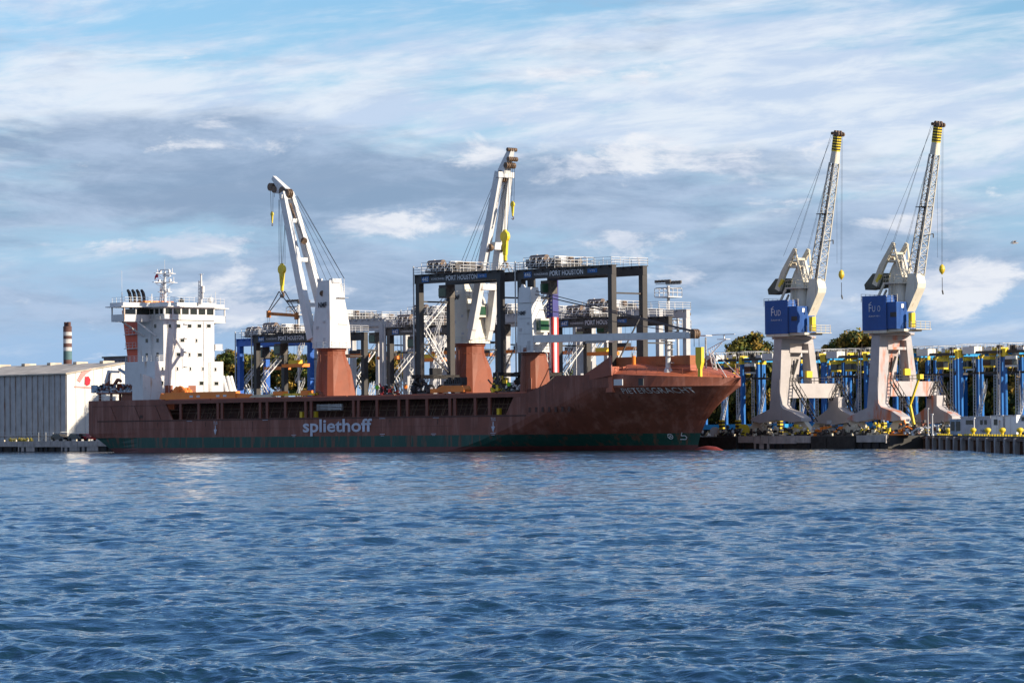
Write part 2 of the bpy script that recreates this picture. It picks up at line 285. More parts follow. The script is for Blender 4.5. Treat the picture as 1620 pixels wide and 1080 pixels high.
# ---------------------------------------------------------------- water
def water():
    rng = np.random.default_rng(5)
    d = np.concatenate([[-4000, -60, 10, 28], 36*np.exp(np.arange(0, 1800)*.00165), [760, 820, 1000]])
    sN = np.linspace(-1, 1, 860); Ny, Nx = len(d), len(sN)+2
    hw = np.clip(np.abs(d), 30, 2000)*.195+3
    X = np.zeros((Ny, Nx)); X[:, 1:-1] = hw[:, None]*sN[None, :]; X[:, 0] = -3000; X[:, -1] = 3000
    Y = np.repeat(d[:, None], Nx, 1); Z = np.zeros_like(X)
    gust = .8+.35*np.sin(X*.021+Y*.013+1)*np.sin(Y*.017-X*.008)+.2*np.sin(Y*.06+X*.011)
    wx = X+.8*np.sin(Y*.31+X*.13)+.35*np.sin(X*.9+Y*.5); wy = Y+.8*np.sin(X*.27-Y*.11)+.3*np.sin(Y*.8-X*.6)
    sp = np.maximum(Y*.00165, hw[:, None]*2/860)
    for i in range(92):
        lam = .21*(9.5/.21)**(i/91)*rng.uniform(.93, 1.07); th = math.radians(rng.normal(82, 36)); k = 2*math.pi/lam
        amp = .0047*lam**.38*rng.uniform(.5, 1.2)
        if lam > 2: amp *= 1.6
        if lam > 5: amp *= (5/lam)**1.0
        ph = k*(wx*math.cos(th)+wy*math.sin(th))+rng.uniform(0, 6.3)
        fade = np.clip((lam/sp-2.0)/1.6, 0, 1)
        s_ = np.sin(ph); Z += amp*fade*gust*(s_*.7+.3*(np.exp(1.1*s_)-1.27))
    env = np.clip((Y-32)/5, 0, 1)*np.clip((600-Y)/60, 0, 1); Z *= env; Z[:, 0] = 0; Z[:, -1] = 0; Z[:, 1] *= 0; Z[:, -2] *= 0
    co_ = np.stack([X, Y, Z], -1).reshape(-1, 3).astype(np.float32)
    me = bpy.data.meshes.new('water'); nf = (Ny-1)*(Nx-1); me.vertices.add(len(co_)); me.vertices.foreach_set('co', co_.ravel())
    i = (np.arange(Ny-1)[:, None]*Nx+np.arange(Nx-1)[None, :]).ravel(); q = np.stack([i, i+1, i+Nx+1, i+Nx], -1).astype(np.int32)
    me.loops.add(nf*4); me.loops.foreach_set('vertex_index', q.ravel()); me.polygons.add(nf)
    me.polygons.foreach_set('loop_start', np.arange(0, nf*4, 4, dtype=np.int32)); me.polygons.foreach_set('loop_total', np.full(nf, 4, np.int32))
    me.polygons.foreach_set('use_smooth', [True]*nf); me.update(); me.validate()
    m = bpy.data.materials.new('harbour_water'); m.use_nodes = True; t = m.node_tree; b = t.nodes['Principled BSDF']
    b.inputs['Base Color'].default_value = (.009, .036, .058, 1); b.inputs['Roughness'].default_value = .05; b.inputs['IOR'].default_value = 1.5
    tcn = t.nodes.new('ShaderNodeTexCoord'); prev = None
    gm = t.nodes.new('ShaderNodeMapping'); gm.inputs['Scale'].default_value = (.9, .08, 1); t.links.new(tcn.outputs['Object'], gm.inputs[0])
    gn = t.nodes.new('ShaderNodeTexNoise'); gn.inputs['Scale'].default_value = 1.0; gn.inputs['Detail'].default_value = 7; gn.inputs['Roughness'].default_value = .78; t.links.new(gm.outputs[0], gn.inputs['Vector'])
    gr = t.nodes.new('ShaderNodeMapRange'); gr.inputs[1].default_value = .34; gr.inputs[2].default_value = .66; gr.inputs[3].default_value = .0; gr.inputs[4].default_value = 1.8; t.links.new(gn.outputs['Fac'], gr.inputs[0])
    for sc_, st_, ds, vx, vy in ((2.6, .8, .09, .7, 1.3), (7.5, .9, .03, .6, 1.4), (20., .8, .010, .8, 1.2)):
        mp = t.nodes.new('ShaderNodeMapping'); mp.inputs['Scale'].default_value = (vx, vy, 1); t.links.new(tcn.outputs['Object'], mp.inputs[0])
        n = t.nodes.new('ShaderNodeTexNoise'); n.inputs['Scale'].default_value = sc_; n.inputs['Detail'].default_value = 3; n.inputs['Distortion'].default_value = .5; t.links.new(mp.outputs[0], n.inputs['Vector'])
        bn = t.nodes.new('ShaderNodeBump'); bn.inputs['Distance'].default_value = ds; t.links.new(n.outputs['Fac'], bn.inputs['Height'])
        ml = t.nodes.new('ShaderNodeMath'); ml.operation = 'MULTIPLY'; ml.use_clamp = True; ml.inputs[1].default_value = st_; t.links.new(gr.outputs[0], ml.inputs[0]); t.links.new(ml.outputs[0], bn.inputs['Strength'])
        if prev: t.links.new(prev.outputs[0], bn.inputs['Normal'])
        prev = bn
    t.links.new(prev.outputs[0], b.inputs['Normal'])
    me.materials.append(m); o = bpy.data.objects.new('water', me); C.objects.link(o); tag(o, kind='structure')
water()
# ---------------------------------------------------------------- the ship
SG = 'side'
def stripe_mat():                     # hull paint: red boot top, green band, red oxide topsides, rust runs and plate seams
    m = M['red_oxide'].copy(); m.name = 'hull_paint'; t = m.node_tree; b = t.nodes['Principled BSDF']; src = b.inputs['Base Color'].links[0].from_socket
    tcn = t.nodes.new('ShaderNodeTexCoord'); sp_ = t.nodes.new('ShaderNodeSeparateXYZ'); t.links.new(tcn.outputs['Object'], sp_.inputs[0])
    def noise(vec, sc_, det=6):
        mp = t.nodes.new('ShaderNodeMapping'); mp.inputs['Scale'].default_value = vec; t.links.new(tcn.outputs['Object'], mp.inputs[0])
        n = t.nodes.new('ShaderNodeTexNoise'); n.inputs['Scale'].default_value = sc_; n.inputs['Detail'].default_value = det; n.inputs['Roughness'].default_value = .65
        t.links.new(mp.outputs[0], n.inputs['Vector']); return n.outputs['Fac']
    def rmp(v, a, c):
        r = t.nodes.new('ShaderNodeMapRange'); r.inputs[1].default_value = a; r.inputs[2].default_value = c; t.links.new(v, r.inputs[0]); return r.outputs[0]
    def mx(f, a, c):
        n = t.nodes.new('ShaderNodeMix'); n.data_type = 'RGBA'; t.links.new(f, n.inputs[0])
        for i, v in ((6, a), (7, c)):
            if isinstance(v, tuple): n.inputs[i].default_value = (*v, 1)
            else: t.links.new(v, n.inputs[i])
        return n.outputs[2]
    ad = t.nodes.new('ShaderNodeMath'); ad.operation = 'MULTIPLY_ADD'; t.links.new(noise((1, 1, .5), .5), ad.inputs[0]); ad.inputs[1].default_value = .10; t.links.new(sp_.outputs[2], ad.inputs[2])
    z = ad.outputs[0]
    fade = mx(rmp(noise((.5, .5, .07), 1.3), .48, .66), src, (.30, .125, .09))          # chalked, paler topside runs
    green = mx(rmp(noise((1.2, 1.2, .25), .8), .5, .68), (.010, .072, .052), (.035, .095, .072))
    green = mx(rmp(noise((.8, .8, .12), 1.1), .53, .62), green, (.14, .075, .045))
    boot = mx(rmp(noise((1, 1, .4), .7), .4, .6), (.16, .04, .035), (.11, .035, .028))
    c = mx(rmp(z, .83, .87), boot, green); c = mx(rmp(z, 2.62, 2.68), c, fade)
    c = mx(rmp(noise((1.1, 1.1, .05), 1.0, 7), .60, .70), c, (.10, .035, .022))
    t.links.new(c, b.inputs['Base Color']); M['hull'] = m
stripe_mat(); M['coamingdark'] = mat('shadowy_coaming_paint', (.075, .030, .020), .8, var=.4, scale=1.2)  # shade of the covered passage put into the coaming colour
stem = [(1173, 599), (1160, 613), (1135, 641), (1118, 664), (1109, 685), (1105, 700), (1104, 711)]
SZ = [F(a, b, 0) for a, b in stem][::-1]
def xe(z):
    pts = [(p[1], p[0]) for p in SZ]
    if z <= pts[0][0]: return pts[0][1]
    for (a, xa), (b, xb) in zip(pts[:-1], pts[1:]):
        if z <= b: return xa+(xb-xa)*(z-a)/(b-a)
    return pts[-1][1]
ZK = 9.55
def hb(x, z):
    z = min(z, ZK); k = max(0, min(1, z/ZK)); xs = -14+30*k**.9; e = xe(z); t = max(0, min(1, (x-xs)/(e-xs)))
    h = 11*(1-t**(1.22+1.1*k))**(1.15-.38*k)
    if x < -98 and z < 2.9: h *= 1-.16*(min(1, (-98-x)/9))*(2.9-z)/2.9
    return h
def hullpt(px, py):
    y = -8.
    for _ in range(12): x, z = F(px, py, y); y = .5*y-.5*hb(x, z)
    return x, z
def ztop(x): return 11.45-.75*max(0, min(1, (x-21.7)/16))
def build_ship():
    S = thing('cargo_ship', 'long brown-red cargo ship with white deckhouse and three white deck cranes, moored at the quay', 'ship', 0, 0)
    XB = -16
    def skin(b, levels, x0, top=None):
        st_ = [x0]+list(np.arange(math.ceil(x0/6+.3)*6, XB, 6)) if x0 < XB else []
        rs = [1-math.cos(a) for a in np.linspace(0, math.pi/2, 4)][:0] or list(np.sin(np.linspace(0, math.pi/2, 26)))
        def xat(i, z):
            if i < len(st_): return st_[i]
            r = rs[i-len(st_)]; return max(XB, x0)+(xe(z)-max(XB, x0))*r
        n = len(st_)+len(rs); rows = []
        for i in range(n):
            near, far = [], []
            for z in levels:
                zz = z; x = xat(i, z)
                if z < 3.2 and x < -102.6:                      # the counter rises aft
                    zz = max(z, 3.2*(-102.6-x)/8)
                if z == 'top': pass
                h = hb(x, zz) if i < n-1 else 0
                near.append((x, -h, zz)); far.append((x, h, zz))
            if top:
                x = xat(i, 99); h = hb(x, 99) if i < n-1 else 0; zt = top(x); near.append((x, -h, zt)); far.append((x, h, zt))
            rows.append(near+far[::-1])
        b.loft(rows)
    b = MB(); skin(b, [-1.2, 0, .5, 1, 1.7, 2.6, 3.4, 4.5, 5.65], -110.6)
    skin(b, [5.66, 6.4, 7.2, 8, 8.8, ZK], 3.2, lambda x: max(ztop(x), 8.9) if x > 8 else 8.95+(x-3.2)*.3)
    # slanted plates that end the open side passage
    b.prism([(F(800, 656, -11)[0], 5.64), (3.3, 5.64), (3.3, 8.9), (F(815, 626, -11)[0], 8.9)], -11, -10.6)
    b.prism([(F(800, 656, -11)[0], 5.64), (3.3, 5.64), (3.3, 8.9), (F(815, 626, -11)[0], 8.9)], 10.6, 11)
    for s in (-1, 1):
        y0, y1 = sorted((s*11, s*10.7)); b.prism([(-110.6, 5.64), (-86.2, 5.64), (-88.6, 9.15), (-110.6, 9.15)], y0, y1)
    b.box(-110.6, -110.3, -10.7, 10.7, 5.64, 9.15)
    hull = b.build('hull', 'hull', S)
    sm = MB()                         # knuckle and seam lines standing proud of the plating
    sm.box(-108, 3, -11.06, -11, 5.42, 5.60)
    for x in (-104, -97, -91): sm.bar((x, -11.02, 8.1), (x+1.6, -11.02, 5.7), .07)
    sm.box(-109.5, -87.6, -11.04, -11, 8.1, 8.16)
    for x in range(-96, -8, 12): sm.box(x, x+.06, -11.015, -11, .9, 2.7)
    for k, x in enumerate(np.arange(-104, -16, 7.3)): sm.box(x, x+.035, -11.012, -11, 2.75, 5.4)
    sm.box(-100, -14, -11.012, -11, 4.02, 4.05)
    for x in (-90.5, -77, -64.2, -41, -29, -17.5):
        sm.box(x, x+.25, -11.03, -11, 5.0, 5.12); sm.box(x+.06, x+.18, -11.013, -11, 3.1+(x % 1.7), 5.0)
    sm.box(-95.5, -94.6, -11.04, -11, 6.0, 6.5)
    for k in range(7): sm.box(3.6+k*1.45, 4.1+k*1.45, -11.05, -11, 6.0, 6.75)
    sm.build('hull_seams', 'seam', hull)
    pr = MB()
    for px, py in ((652, 617), (690, 617)): pass
    b = MB(); pts = [(-1.5, 0), (-1.2, .55), (0, .95), (1.6, 1.15), (3.2, 1.0), (4.6, .55), (5.3, .02)]
    b.add([], []); vs = []
    for x, r in pts:
        for k in range(14): a = k*2*math.pi/14; vs.append((29.2+x, r*1.05*math.cos(a), -.45+r*1.0*math.sin(a)))
    b.add(vs, [(j*14+k, j*14+(k+1) % 14, (j+1)*14+(k+1) % 14, (j+1)*14+k) for j in range(len(pts)-1) for k in range(14)])
    b.build('bulbous_bow', mat('bulb_red_paint', (.30, .06, .05), .5, rust=.2), S, smooth=True)
    # passage: floor, inner coaming, deck above, pillars and top beam
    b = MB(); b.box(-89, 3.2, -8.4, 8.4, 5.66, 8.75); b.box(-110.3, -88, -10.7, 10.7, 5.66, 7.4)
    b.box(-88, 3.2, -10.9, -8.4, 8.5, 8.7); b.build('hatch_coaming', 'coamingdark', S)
    b = MB(); b.box(-89.5, 2.5, -11.02, -10.72, 8.35, 8.92); b.box(-89.5, 2.5, 10.7, 11.0, 8.35, 8.9); b.build('coaming_rail', 'red_oxide', S)
    b = MB(); x = -88.
    while x < 2:
        b.box(x, min(x+11.6, 2.5), -10.4, 10.4, 8.93, 9.15); x += 12
    b.build('hatch_covers', 'deckred', S)
    mats_ = []
    px_ = [285, 313.6, 343.8, 350.5, 382, 410.8, 421.8, 450.6, 482.7, 491.5, 558.5, 566.3, 595.6, 630.4, 643.5, 674.6, 711, 718.8, 751, 773.5]
    p0 = MB().box(-.3, .3, -.12, .12, 5.62, 8.36).build('side_pillar', 'red_oxide', S, (FX(px_[0], -11), -10.84, 0))
    for p in px_[1:]:
        q = p0.copy(); C.objects.link(q); q.parent = S; q.location = (FX(p, -11), -10.84, 0)
    b = MB(); rnd = random.Random(3)  # stays, pipes and gear inside the passage
    xs = -86.
    while xs < 1:
        b.bar((xs, -8.45, 8.3), (xs+rnd.uniform(-.3, .6), -9.6, 5.7), .12); xs += rnd.choice((.9, 1.3, 2.1))
    b.tube((-87, -10.6, 6.7), (1, -10.6, 6.7), .03, 4); b.tube((-87, -10.6, 7.3), (1, -10.6, 7.3), .03, 4)
    b.build('passage_stays', 'drum', S)
    b = MB()
    for px in (478, 500, 790): x0 = FX(px, -10); b.box(x0-.3, x0+.3, -10.3, -9.8, 5.7, 6.7)
    b.build('deck_lockers', 'yellow', S)
    b = MB(); x0 = FX(504, -10); x1 = FX(542, -10)
    for z in (6.9, 7.15, 7.4, 7.65): b.box(x0, x1, -10.3, -10.0, z, z+.12)
    for x in (x0, (x0+x1)/2, x1): b.box(x-.06, x+.06, -10.35, -9.9, 6.8, 7.85)
    b.build('folded_gangway', 'galv', S)
    # lettering on the near side
    xa, xb_ = FX(479.5, -11), FX(589, -11)
    text('spliethoff', 'company_lettering', 'textblue', S, xa, xb_, F(534, 689.5, -11)[1], F(534, 662.3, -11)[1], -11.09, bold=.022, space=1.0)
    text('PIETERSGRACHT', 'ship_name', 'textwhite', S, F(976, 625, -11)[0], FX(1058, -9.9), 8.55, 9.35, lambda a, z: -hb(a, z)-.07, space=1.05, bold=-.004)
    for px in (341, 780.5):
        x = FX(px, -11); b = MB(); b.box(x-.09, x+.09, -11.1, -11.02, 3.5, 4.6); b.prism([(x-.42, 3.9), (x, 3.0), (x+.42, 3.9)], -11.12, -11.02); b.build('tug_mark', 'textblue', S)
        text('TUG', 'tug_lettering', 'textblue', S, x-.55, x+.55, 4.75, 5.25, -11.07)
    b = MB()
    for px in (465, 605, 686, 780): x = FX(px, -11); b.box(x-.6, x+.6, -11.09, -11.03, 2.8, 2.87); b.box(x-.35, x+.35, -11.09, -11.03, 2.56, 2.62)
    for px in (300, 420, 605, 690): x = FX(px, -11); b.box(x-.7, x+.7, -11.1, -11.03, 5.32, 5.38)
    b.build('draft_marks', 'textblue', S)
    b = MB(); (x, z) = hullpt(1083, 691)
    for a, c in (((-.1, .7), (-.4, .2)), ((-.4, .2), (.2, .2)), ((.2, .2), (.4, -.05)), ((.4, -.05), (.2, -.35)), ((.2, -.35), (-.7, -.35))):
        p, q = (x+a[0], z+a[1]), (x+c[0], z+c[1]); b.bar((p[0], -hb(*p)-.08, p[1]), (q[0], -hb(*q)-.08, q[1]), .09)
    b.build('bulb_mark', 'textwhite', S)
    b = MB(); (x, z) = hullpt(1061, 690)
    for k in range(12):
        a, c = k*math.pi/6, (k+1)*math.pi/6; p, q = (x+.38*math.cos(a), z+.38*math.sin(a)), (x+.38*math.cos(c), z+.38*math.sin(c)); b.bar((p[0], -hb(*p)-.08, p[1]), (q[0], -hb(*q)-.08, q[1]), .07)
    for s in (-1, 1): p, q = (x-.26, z-.26*s), (x+.26, z+.26*s); b.bar((p[0], -hb(*p)-.08, p[1]), (q[0], -hb(*q)-.08, q[1]), .06)
    b.build('thruster_mark', 'textwhite', S)
    # forecastle: shoulder plates, cambered deck, deck house, rails, foremast
    prof = [F(p, q, -11) for p, q in ((815, 626), (836, 624), (860, 619), (880, 612), (900, 603.5), (925, 592), (945, 578), (966, 562.5))]
    for s in (-1, 1):
        y0, y1 = sorted((s*10.98, s*10.75)); xr, zr = prof[-1]
        b = MB(); b.prism(prof+[(xr+.1, 11.3), (prof[0][0], 8.6)], y0, y1) if s < 0 else b.prism([(x, z) for x, z in prof]+[(xr+.1, 11.3), (prof[0][0], 8.6)], y0, y1)
        b.build('shoulder_plating', 'hullflat', S)
    b = MB(); xs = [21.2+i*1.02 for i in range(16)]; vs = []; K = 7
    for x in xs:
        h = max(.05, hb(x, 99)-.05)
        for k in range(K): y = -h+2*h*k/(K-1); vs.append((x, y, ztop(x)-.02+(2.1*(1-((x-21)/17.)**1.5) if x < 37.4 else 0)*(1-(y/h)**2)**.6))
    b.add(vs, [(i*K+k, i*K+k+1, (i+1)*K+k+1, (i+1)*K+k) for i in range(len(xs)-1) for k in range(K-1)]); b.build('foredeck', 'foredeck', S)
    b = MB(); b.box(20.2, 21.6, -10.7, 10.7, 8.8, 12.6); x0 = F(969, 570, -5)[0]; x1 = F(1092, 570, -5)[0]
    b.box(x0, x1, -5, -3.3, 11.8, 12.7); b.build('breakwater', 'deckred', S)
    b = MB(); b.box(x0-.1, x1+.05, -5.1, -3.2, 12.72, 14.1); b.build('forward_store', 'brownorange', S)
    b = MB(); b.rail([(xx, -hb(xx, 99)+.5, ztop(xx)+.2) for xx in np.linspace(22, 33, 8)]+[(36.4, -.6, 10.8)], 1.0, .045, 1.6, 2)
    b.rail([(21.6, -10.6, 11.4)]+[(xx, hb(xx, 99)-.5, ztop(xx)+.2) for xx in np.linspace(26, 36, 6)], 1.0, .045, 1.6, 2); b.build('bow_railing', 'deckred', S)
    b = MB(); fx, fy = F(1117, 590, 0)[0], 0
    b.truss((fx, 0, 11), (fx, 0, F(1117, 534, 0)[1]), 1.1, 1.1, .13, 10); b.box(fx-.7, fx+.7, -.7, .7, 17.0, 17.15)
    b.bar((fx+.4, 0, 15.0), (fx+4.2, 0, 16.4), .09); b.bar((fx+.4, 0, 13.8), (fx+3.2, 0, 15.9), .09); b.box(fx+2.8, fx+4.6, -.5, .5, 16.4, 16.5); b.bar((fx+3.8, 0, 16.5), (fx+3.8, 0, 17.1), .15); b.bar((fx+1.6, -.3, 17.15), (fx+5.7, .3, 17.15), .18, .12)
    for k in range(7): b.bar((fx+.6+k*.45, 0, 15.1+k*.16), (fx+.9+k*.4, 0, 14.2+k*.24), .05)
    b.truss((fx+1.2, 1, 11), (fx+.7, .3, 14.8), .5, .5, .06, 5); b.bar((fx+5, 2, 10.9), (fx+1.5, .5, 14.5), .1); b.bar((fx+5.6, -1.5, 10.8), (fx+1.5, -.4, 14.5), .1)
    b.build('foremast', 'lightgrey', S)
    b = MB(); x = F(1057, 580, -6)[0]; b.tube((x, -6, 12.0), (x, -6, 16.2), .38, 12); b.tube((x, -6, 11.6), (x, -6, 12.4), .75, 12, .42); b.box(x-.7, x+.7, -6.8, -5.2, 16.2, 16.45)
    for z in (13, 14, 15, 15.8): b.box(x+.3, x+1.0, -6.3, -5.7, z, z+.05)
    b.build('jib_rest', 'lightgrey', S)
    b = MB(); x = F(1003, 580, -6.5)[0]; b.tube((x, -6.5, 11.9), (x, -6.5, 14.2), .28, 10); b.tube((x, -6.5, 11.7), (x, -6.5, 12.3), .5, 10, .3); b.build('deck_vent', 'orange', S)
    b = MB(); x, z = F(645, 0, 0)[0], 0
    for px, py, w_ in ((1002-2, 604, 1.1),): x, z = F(px+14, py, -11); b.box(x-.5, x+.5, -11.04, -10.9, z-.5, z+.5)
    b.build('fairlead', 'dark', S)
    b = MB(); x, z = F(978, 604, -11); b.box(x-.9, x+.9, -11.04, -10.9, z-.5, z+.4); b.build('faded_panel', 'lightgrey', S)
    return S
M['brownorange'] = mat('brown_orange_paint', (.36, .11, .035), .6, var=.15, rust=.2)
M['foredeck'] = mat('foredeck_paint', (.44, .125, .06), .6, var=.15, rust=.2, streak=.5)
M['hullflat'] = mat('plain_hull_paint', (.28, .08, .045), .6, var=.15, rust=.35, rustcol=(.26, .13, .12))
S = build_ship()
def build_house(S):
    H = MB(); X1 = -95.7
    H.box(-103.3, X1, -5.6, 5.6, 15.9, 23.2); H.box(-104.5, X1+.05, -7.55, 7.55, 9.0, 15.95); H.box(-103.0, X1+.3, -5.75, 5.75, 23.2, 23.45)
    H.prism([(-10.6, 7.4), (-7.6, 7.4), (-7.6, 12.6), (-8.2, 12.9), (-10.6, 13.7)], -98.2, -95.1, 'x')
    for z in (18.35, 20.8, 22.9): H.box(-103.34, X1+.03, -5.63, 5.63, z, z+.05)
    for z in (10.6, 13.3): H.box(-104.5, X1+.08, -7.58, 7.58, z, z+.05)
    H.box(X1, X1+.05, -3.1, -3.0, 9, 23)
    house = H.build('accommodation', 'white', S)
    # bridge: wheelhouse, slanted window band, roof with fascia
    B = MB(); zb, zt = 23.45, 25.45
    B.box(-102.9, X1+.2, -5.5, 5.5, zb, zb+.75); B.box(-102.9, X1+.2, -5.5, 5.5, zt-.25, zt)
    ys = np.linspace(-5.5, 5.5, 7)
    for y in ys: B.box(X1-.05, X1+.2, y-.16, y+.16, zb+.7, zt-.2)
    for x in np.linspace(-102.9, X1+.1, 6): B.box(x-.14, x+.14, -5.5, -5.3, zb+.7, zt-.2)
    wh = B.build('wheelhouse', 'white', S)
    g = MB(); g.box(-102.5, X1+.05, -5.4, 5.4, zb+.7, zt-.2); g.build('bridge_windows', 'glass', wh)
    R = MB(); R.prism([(-103.6, -6.4), (-104.2, -11.9), (-99.4, -11.9), (-98.4, -6.6), (X1+.9, -6.2), (X1+.9, 6.2), (-98.4, 6.6), (-99.4, 11.9), (-104.2, 11.9), (-103.6, 6.4)], zt, zt+.18, 'z')
    R.prism([(-103.6, -6.0), (-103.8, -11.2), (-99.9, -11.2), (-98.8, -6.0), (X1+.3, -5.7), (X1+.3, 5.7), (-98.8, 6.0), (-99.9, 11.2), (-103.8, 11.2), (-103.6, 6.0)], zt+.18, zt+.85, 'z')
    R.build('bridge_roof', 'white', S)
    for s in (-1, 1):
        W = MB(); y0, y1 = sorted((s*5.5, s*11.2)); W.box(-103.4, -99.6, y0, y1, zb-.5, zb-.25)
        yo = s*11.2; W.box(-103.4, -99.6, min(yo, yo-s*.12), max(yo, yo-s*.12), zb-.3, zb+.75); W.box(-99.72, -99.6, y0, y1, zb-.3, zb+.75); W.box(-103.4, -103.28, y0, y1, zb-.3, zb+.75)
        for (x, y) in ((-103.3, yo-s*.1), (-99.7, yo-s*.1), (-99.7, s*8.6), (-103.3, s*8.6)): W.box(x-.1, x+.1, y-.1, y+.1, zb+.7, zt)
        W.bar((-101.5, s*10.2, zb-.5), (-101.5, s*5.6, 20.4), .35, .25); W.bar((-99.9, s*8.2, zb-.5), (-97.8, s*5.6, 20.4), .3, .25)
        wg = W.build('bridge_wing', 'white', S)
        g = MB(); y0, y1 = sorted((s*5.6, s*8.5)); g.box(-103.1, -99.75, y0, y1, zb+.7, zt-.2) if s < 0 else g.box(-99.9, -99.75, y0, y1, zb+.8, zt-.3); g.build('wing_window', 'glass', wg)
    # windows and doors
    def win(px, py, w, h, x=None):
        y, z = G(130+px/4.5, 400+py/4.5, X1)
        if z < 15.9: xw = X1+.05
        else: xw = X1
        b = MB(); b.box(xw-.05, xw+.05, y-w/2, y+w/2, z-h/2, z+h/2); o = b.build('window', 'glass', house)
        f = MB(); f.m = 0
        for a in (-1, 1): f.box(xw, xw+.08, y+a*(w/2+.05)-.05, y+a*(w/2+.05)+.05, z-h/2-.1, z+h/2+.1)
        for a in (-1, 1): f.box(xw, xw+.08, y-w/2-.1, y+w/2+.1, z+a*(h/2+.05)-.05, z+a*(h/2+.05)+.05)
        f.build('window_frame', 'white', house)
    for x in (618, 684, 763, 833, 900): win(x, 520, .85, .6)
    for a in ((712, 622, .9, .6), (813, 624, .35, .6), (683, 722, .8, .6), (763, 724, .4, .6), (836, 725, .9, .6), (570, 825, .35, .6), (676, 825, .35, .6), (768, 825, .35, .6), (857, 825, .35, .6), (946, 829, .45, .6), (570, 925, .35, .6), (847, 927, .9, .65), (953, 929, .9, .6)): win(*a)
    for px, py in ((520, 520), (460, 625), (537, 622), (460, 727), (537, 722)):
        x, z = F(130+px/4.5, 400+py/4.5, -5.6); b = MB(); b.box(x-.3, x+.3, -5.66, -5.5, z-.32, z+.32); b.build('window', 'glass', house)
    for px in (618, 784):
        y, z = G(130+px/4.5, 400+938/4.5, X1+.05); b = MB(); b.box(X1, X1+.12, y-.85, y+.75, 9.0, 9+2.7); d = b.build('door', 'brownred', house)
        b = MB(); b.box(X1+.12, X1+.2, y+.4, y+.5, 10.1, 10.3); b.build('handle', 'galv', d)
    b = MB(); b.rail([(-103.2, -5.9, 23.2), (X1+.6, -5.9, 23.2)], 1.0, .06, 1.2, 3); b.rail([(-104.4, -7.4, 15.95), (X1, -7.4, 15.95), (X1, -5.6, 15.95)], 1.0, .06, 1.2, 3)
    b.rail([(-103.4, -11, zt+.85), (-99.6, -11, zt+.85), (-98.6, -5.6, zt+.85), (X1+.1, -5.5, zt+.85), (X1+.1, 5.5, zt+.85), (-98.6, 5.6, zt+.85), (-99.6, 11, zt+.85)], .9, .05, 1.1, 2)
    b.rail([(-103.4, -5.9, 18.4), (-106.5, -5.9, 18.4)], 1, .05, 1, 2); b.rail([(-103.4, -5.9, 20.9), (-106.5, -5.9, 20.9)], 1, .05, 1, 2); b.box(-106.6, -103.3, -6.2, -5.6, 18.3, 18.4); b.box(-106.6, -103.3, -6.2, -5.6, 20.8, 20.9)
    for z in (13.35, 15.95, 18.4, 20.85):
        b.box(X1, X1+.35, -1.2, -.4, z+1.6, z+1.75)
    for y in (-4.6, 3.2): b.tube((X1+.12, y, 9), (X1+.12, y, 23), .05, 5)
    b.stair((X1+.25, 4.6, 9.2), (X1+.25, 4.6, 15.8), .45, 20, .035); b.stair((-99, -5.75, 16), (-99, -5.75, 23), .4, 20, .035, (1, 0, 0))
    b.build('railing', 'white', house)
    # funnel and exhausts
    b = MB(); b.loft([[(-105.6, -5.4, 9), (-103.2, -5.4, 9), (-103.2, 1.5, 9), (-105.6, 1.5, 9)], [(-106.3, -5.5, 16), (-103.2, -5.5, 16), (-103.2, 1.5, 16), (-106.3, 1.5, 16)], [(-107.9, -5.6, 25.2), (-103.2, -5.6, 25.2), (-103.2, 1.5, 25.2), (-107.9, 1.5, 25.2)]])
    fn = b.build('funnel', 'funnel', S)
    b = MB(); b.box(-106.8, -102.5, -4.5, 1.8, 26.3, 26.75); b.build('funnel_top', 'orange', fn)
    for k in range(4):
        x, z = F(207+k*7.2, 470, -4+k*.6); y = -4+k*.6; b = MB(); b.tube((x, y, 25.4), (x-.15, y, z), .28, 10); b.tube((x-.15, y, z), (x-.45, y, z+.8), .3, 10, .3); b.tube((x-.45, y, z+.8), (x-.9, y, z+1.3), .3, 10, .24); b.build('exhaust_pipe', 'black', fn)
    # masts
    x, z0 = F(261, 478, 0); b = MB(); z1 = F(261, 416, 0)[1]
    b.tube((x, 0, 26), (x, 0, z1-1.4), .28, 8, .2); b.truss((x-1.1, 0, 26), (x-.4, 0, z1-3), .5, .5, .06, 8); b.tube((x, 0, z1-1.4), (x, 0, z1+.6), .04, 4)
    for dz, hw_ in ((1.6, 2.2), (3.2, 2.6), (4.9, 1.4)):
        zz = z1-dz-.3; b.box(x-hw_, x+hw_, -.25, .25, zz, zz+.1); b.box(x-.3, x+.3, -hw_, hw_, zz, zz+.1)
        for a in (-1, 1): b.bar((x+a*hw_, 0, zz), (x+a*hw_, 0, zz+.9), .09); b.bar((x+a*hw_, 0, zz-.1), (x+a*.3, 0, zz-.9), .07); b.cbox((x+a*hw_*.6, 0, zz+.35), (.35, .35, .5))
    b.bar((x-1.3, 0, z1-1.2), (x+1.0, .2, z1-1.2), .16); b.bar((x-.4, 0, z1-2.2), (x+1.6, 0, z1-2.3), .3); b.build('radar_mast', 'white', S)
    x, z0 = F(318.5, 478, 2); z1 = F(318.5, 433, 2)[1]; b = MB(); b.tube((x, 2, 26), (x, 2, z1), .22, 8, .16); b.bar((x-.7, 2, z1-.1), (x+.6, 2, z1-.1), .08); b.truss((x-.5, 2, 26), (x-.3, 2, z1-1.2), .4, .4, .05, 7); b.tube((x+.45, 2, z1-3.3), (x+.45, 2, z1-2.2), .33, 10); b.tube((x+.45, 2, z1-4.4), (x+.45, 2, z1-3.3), .12, 6); b.build('signal_mast', 'white', S)
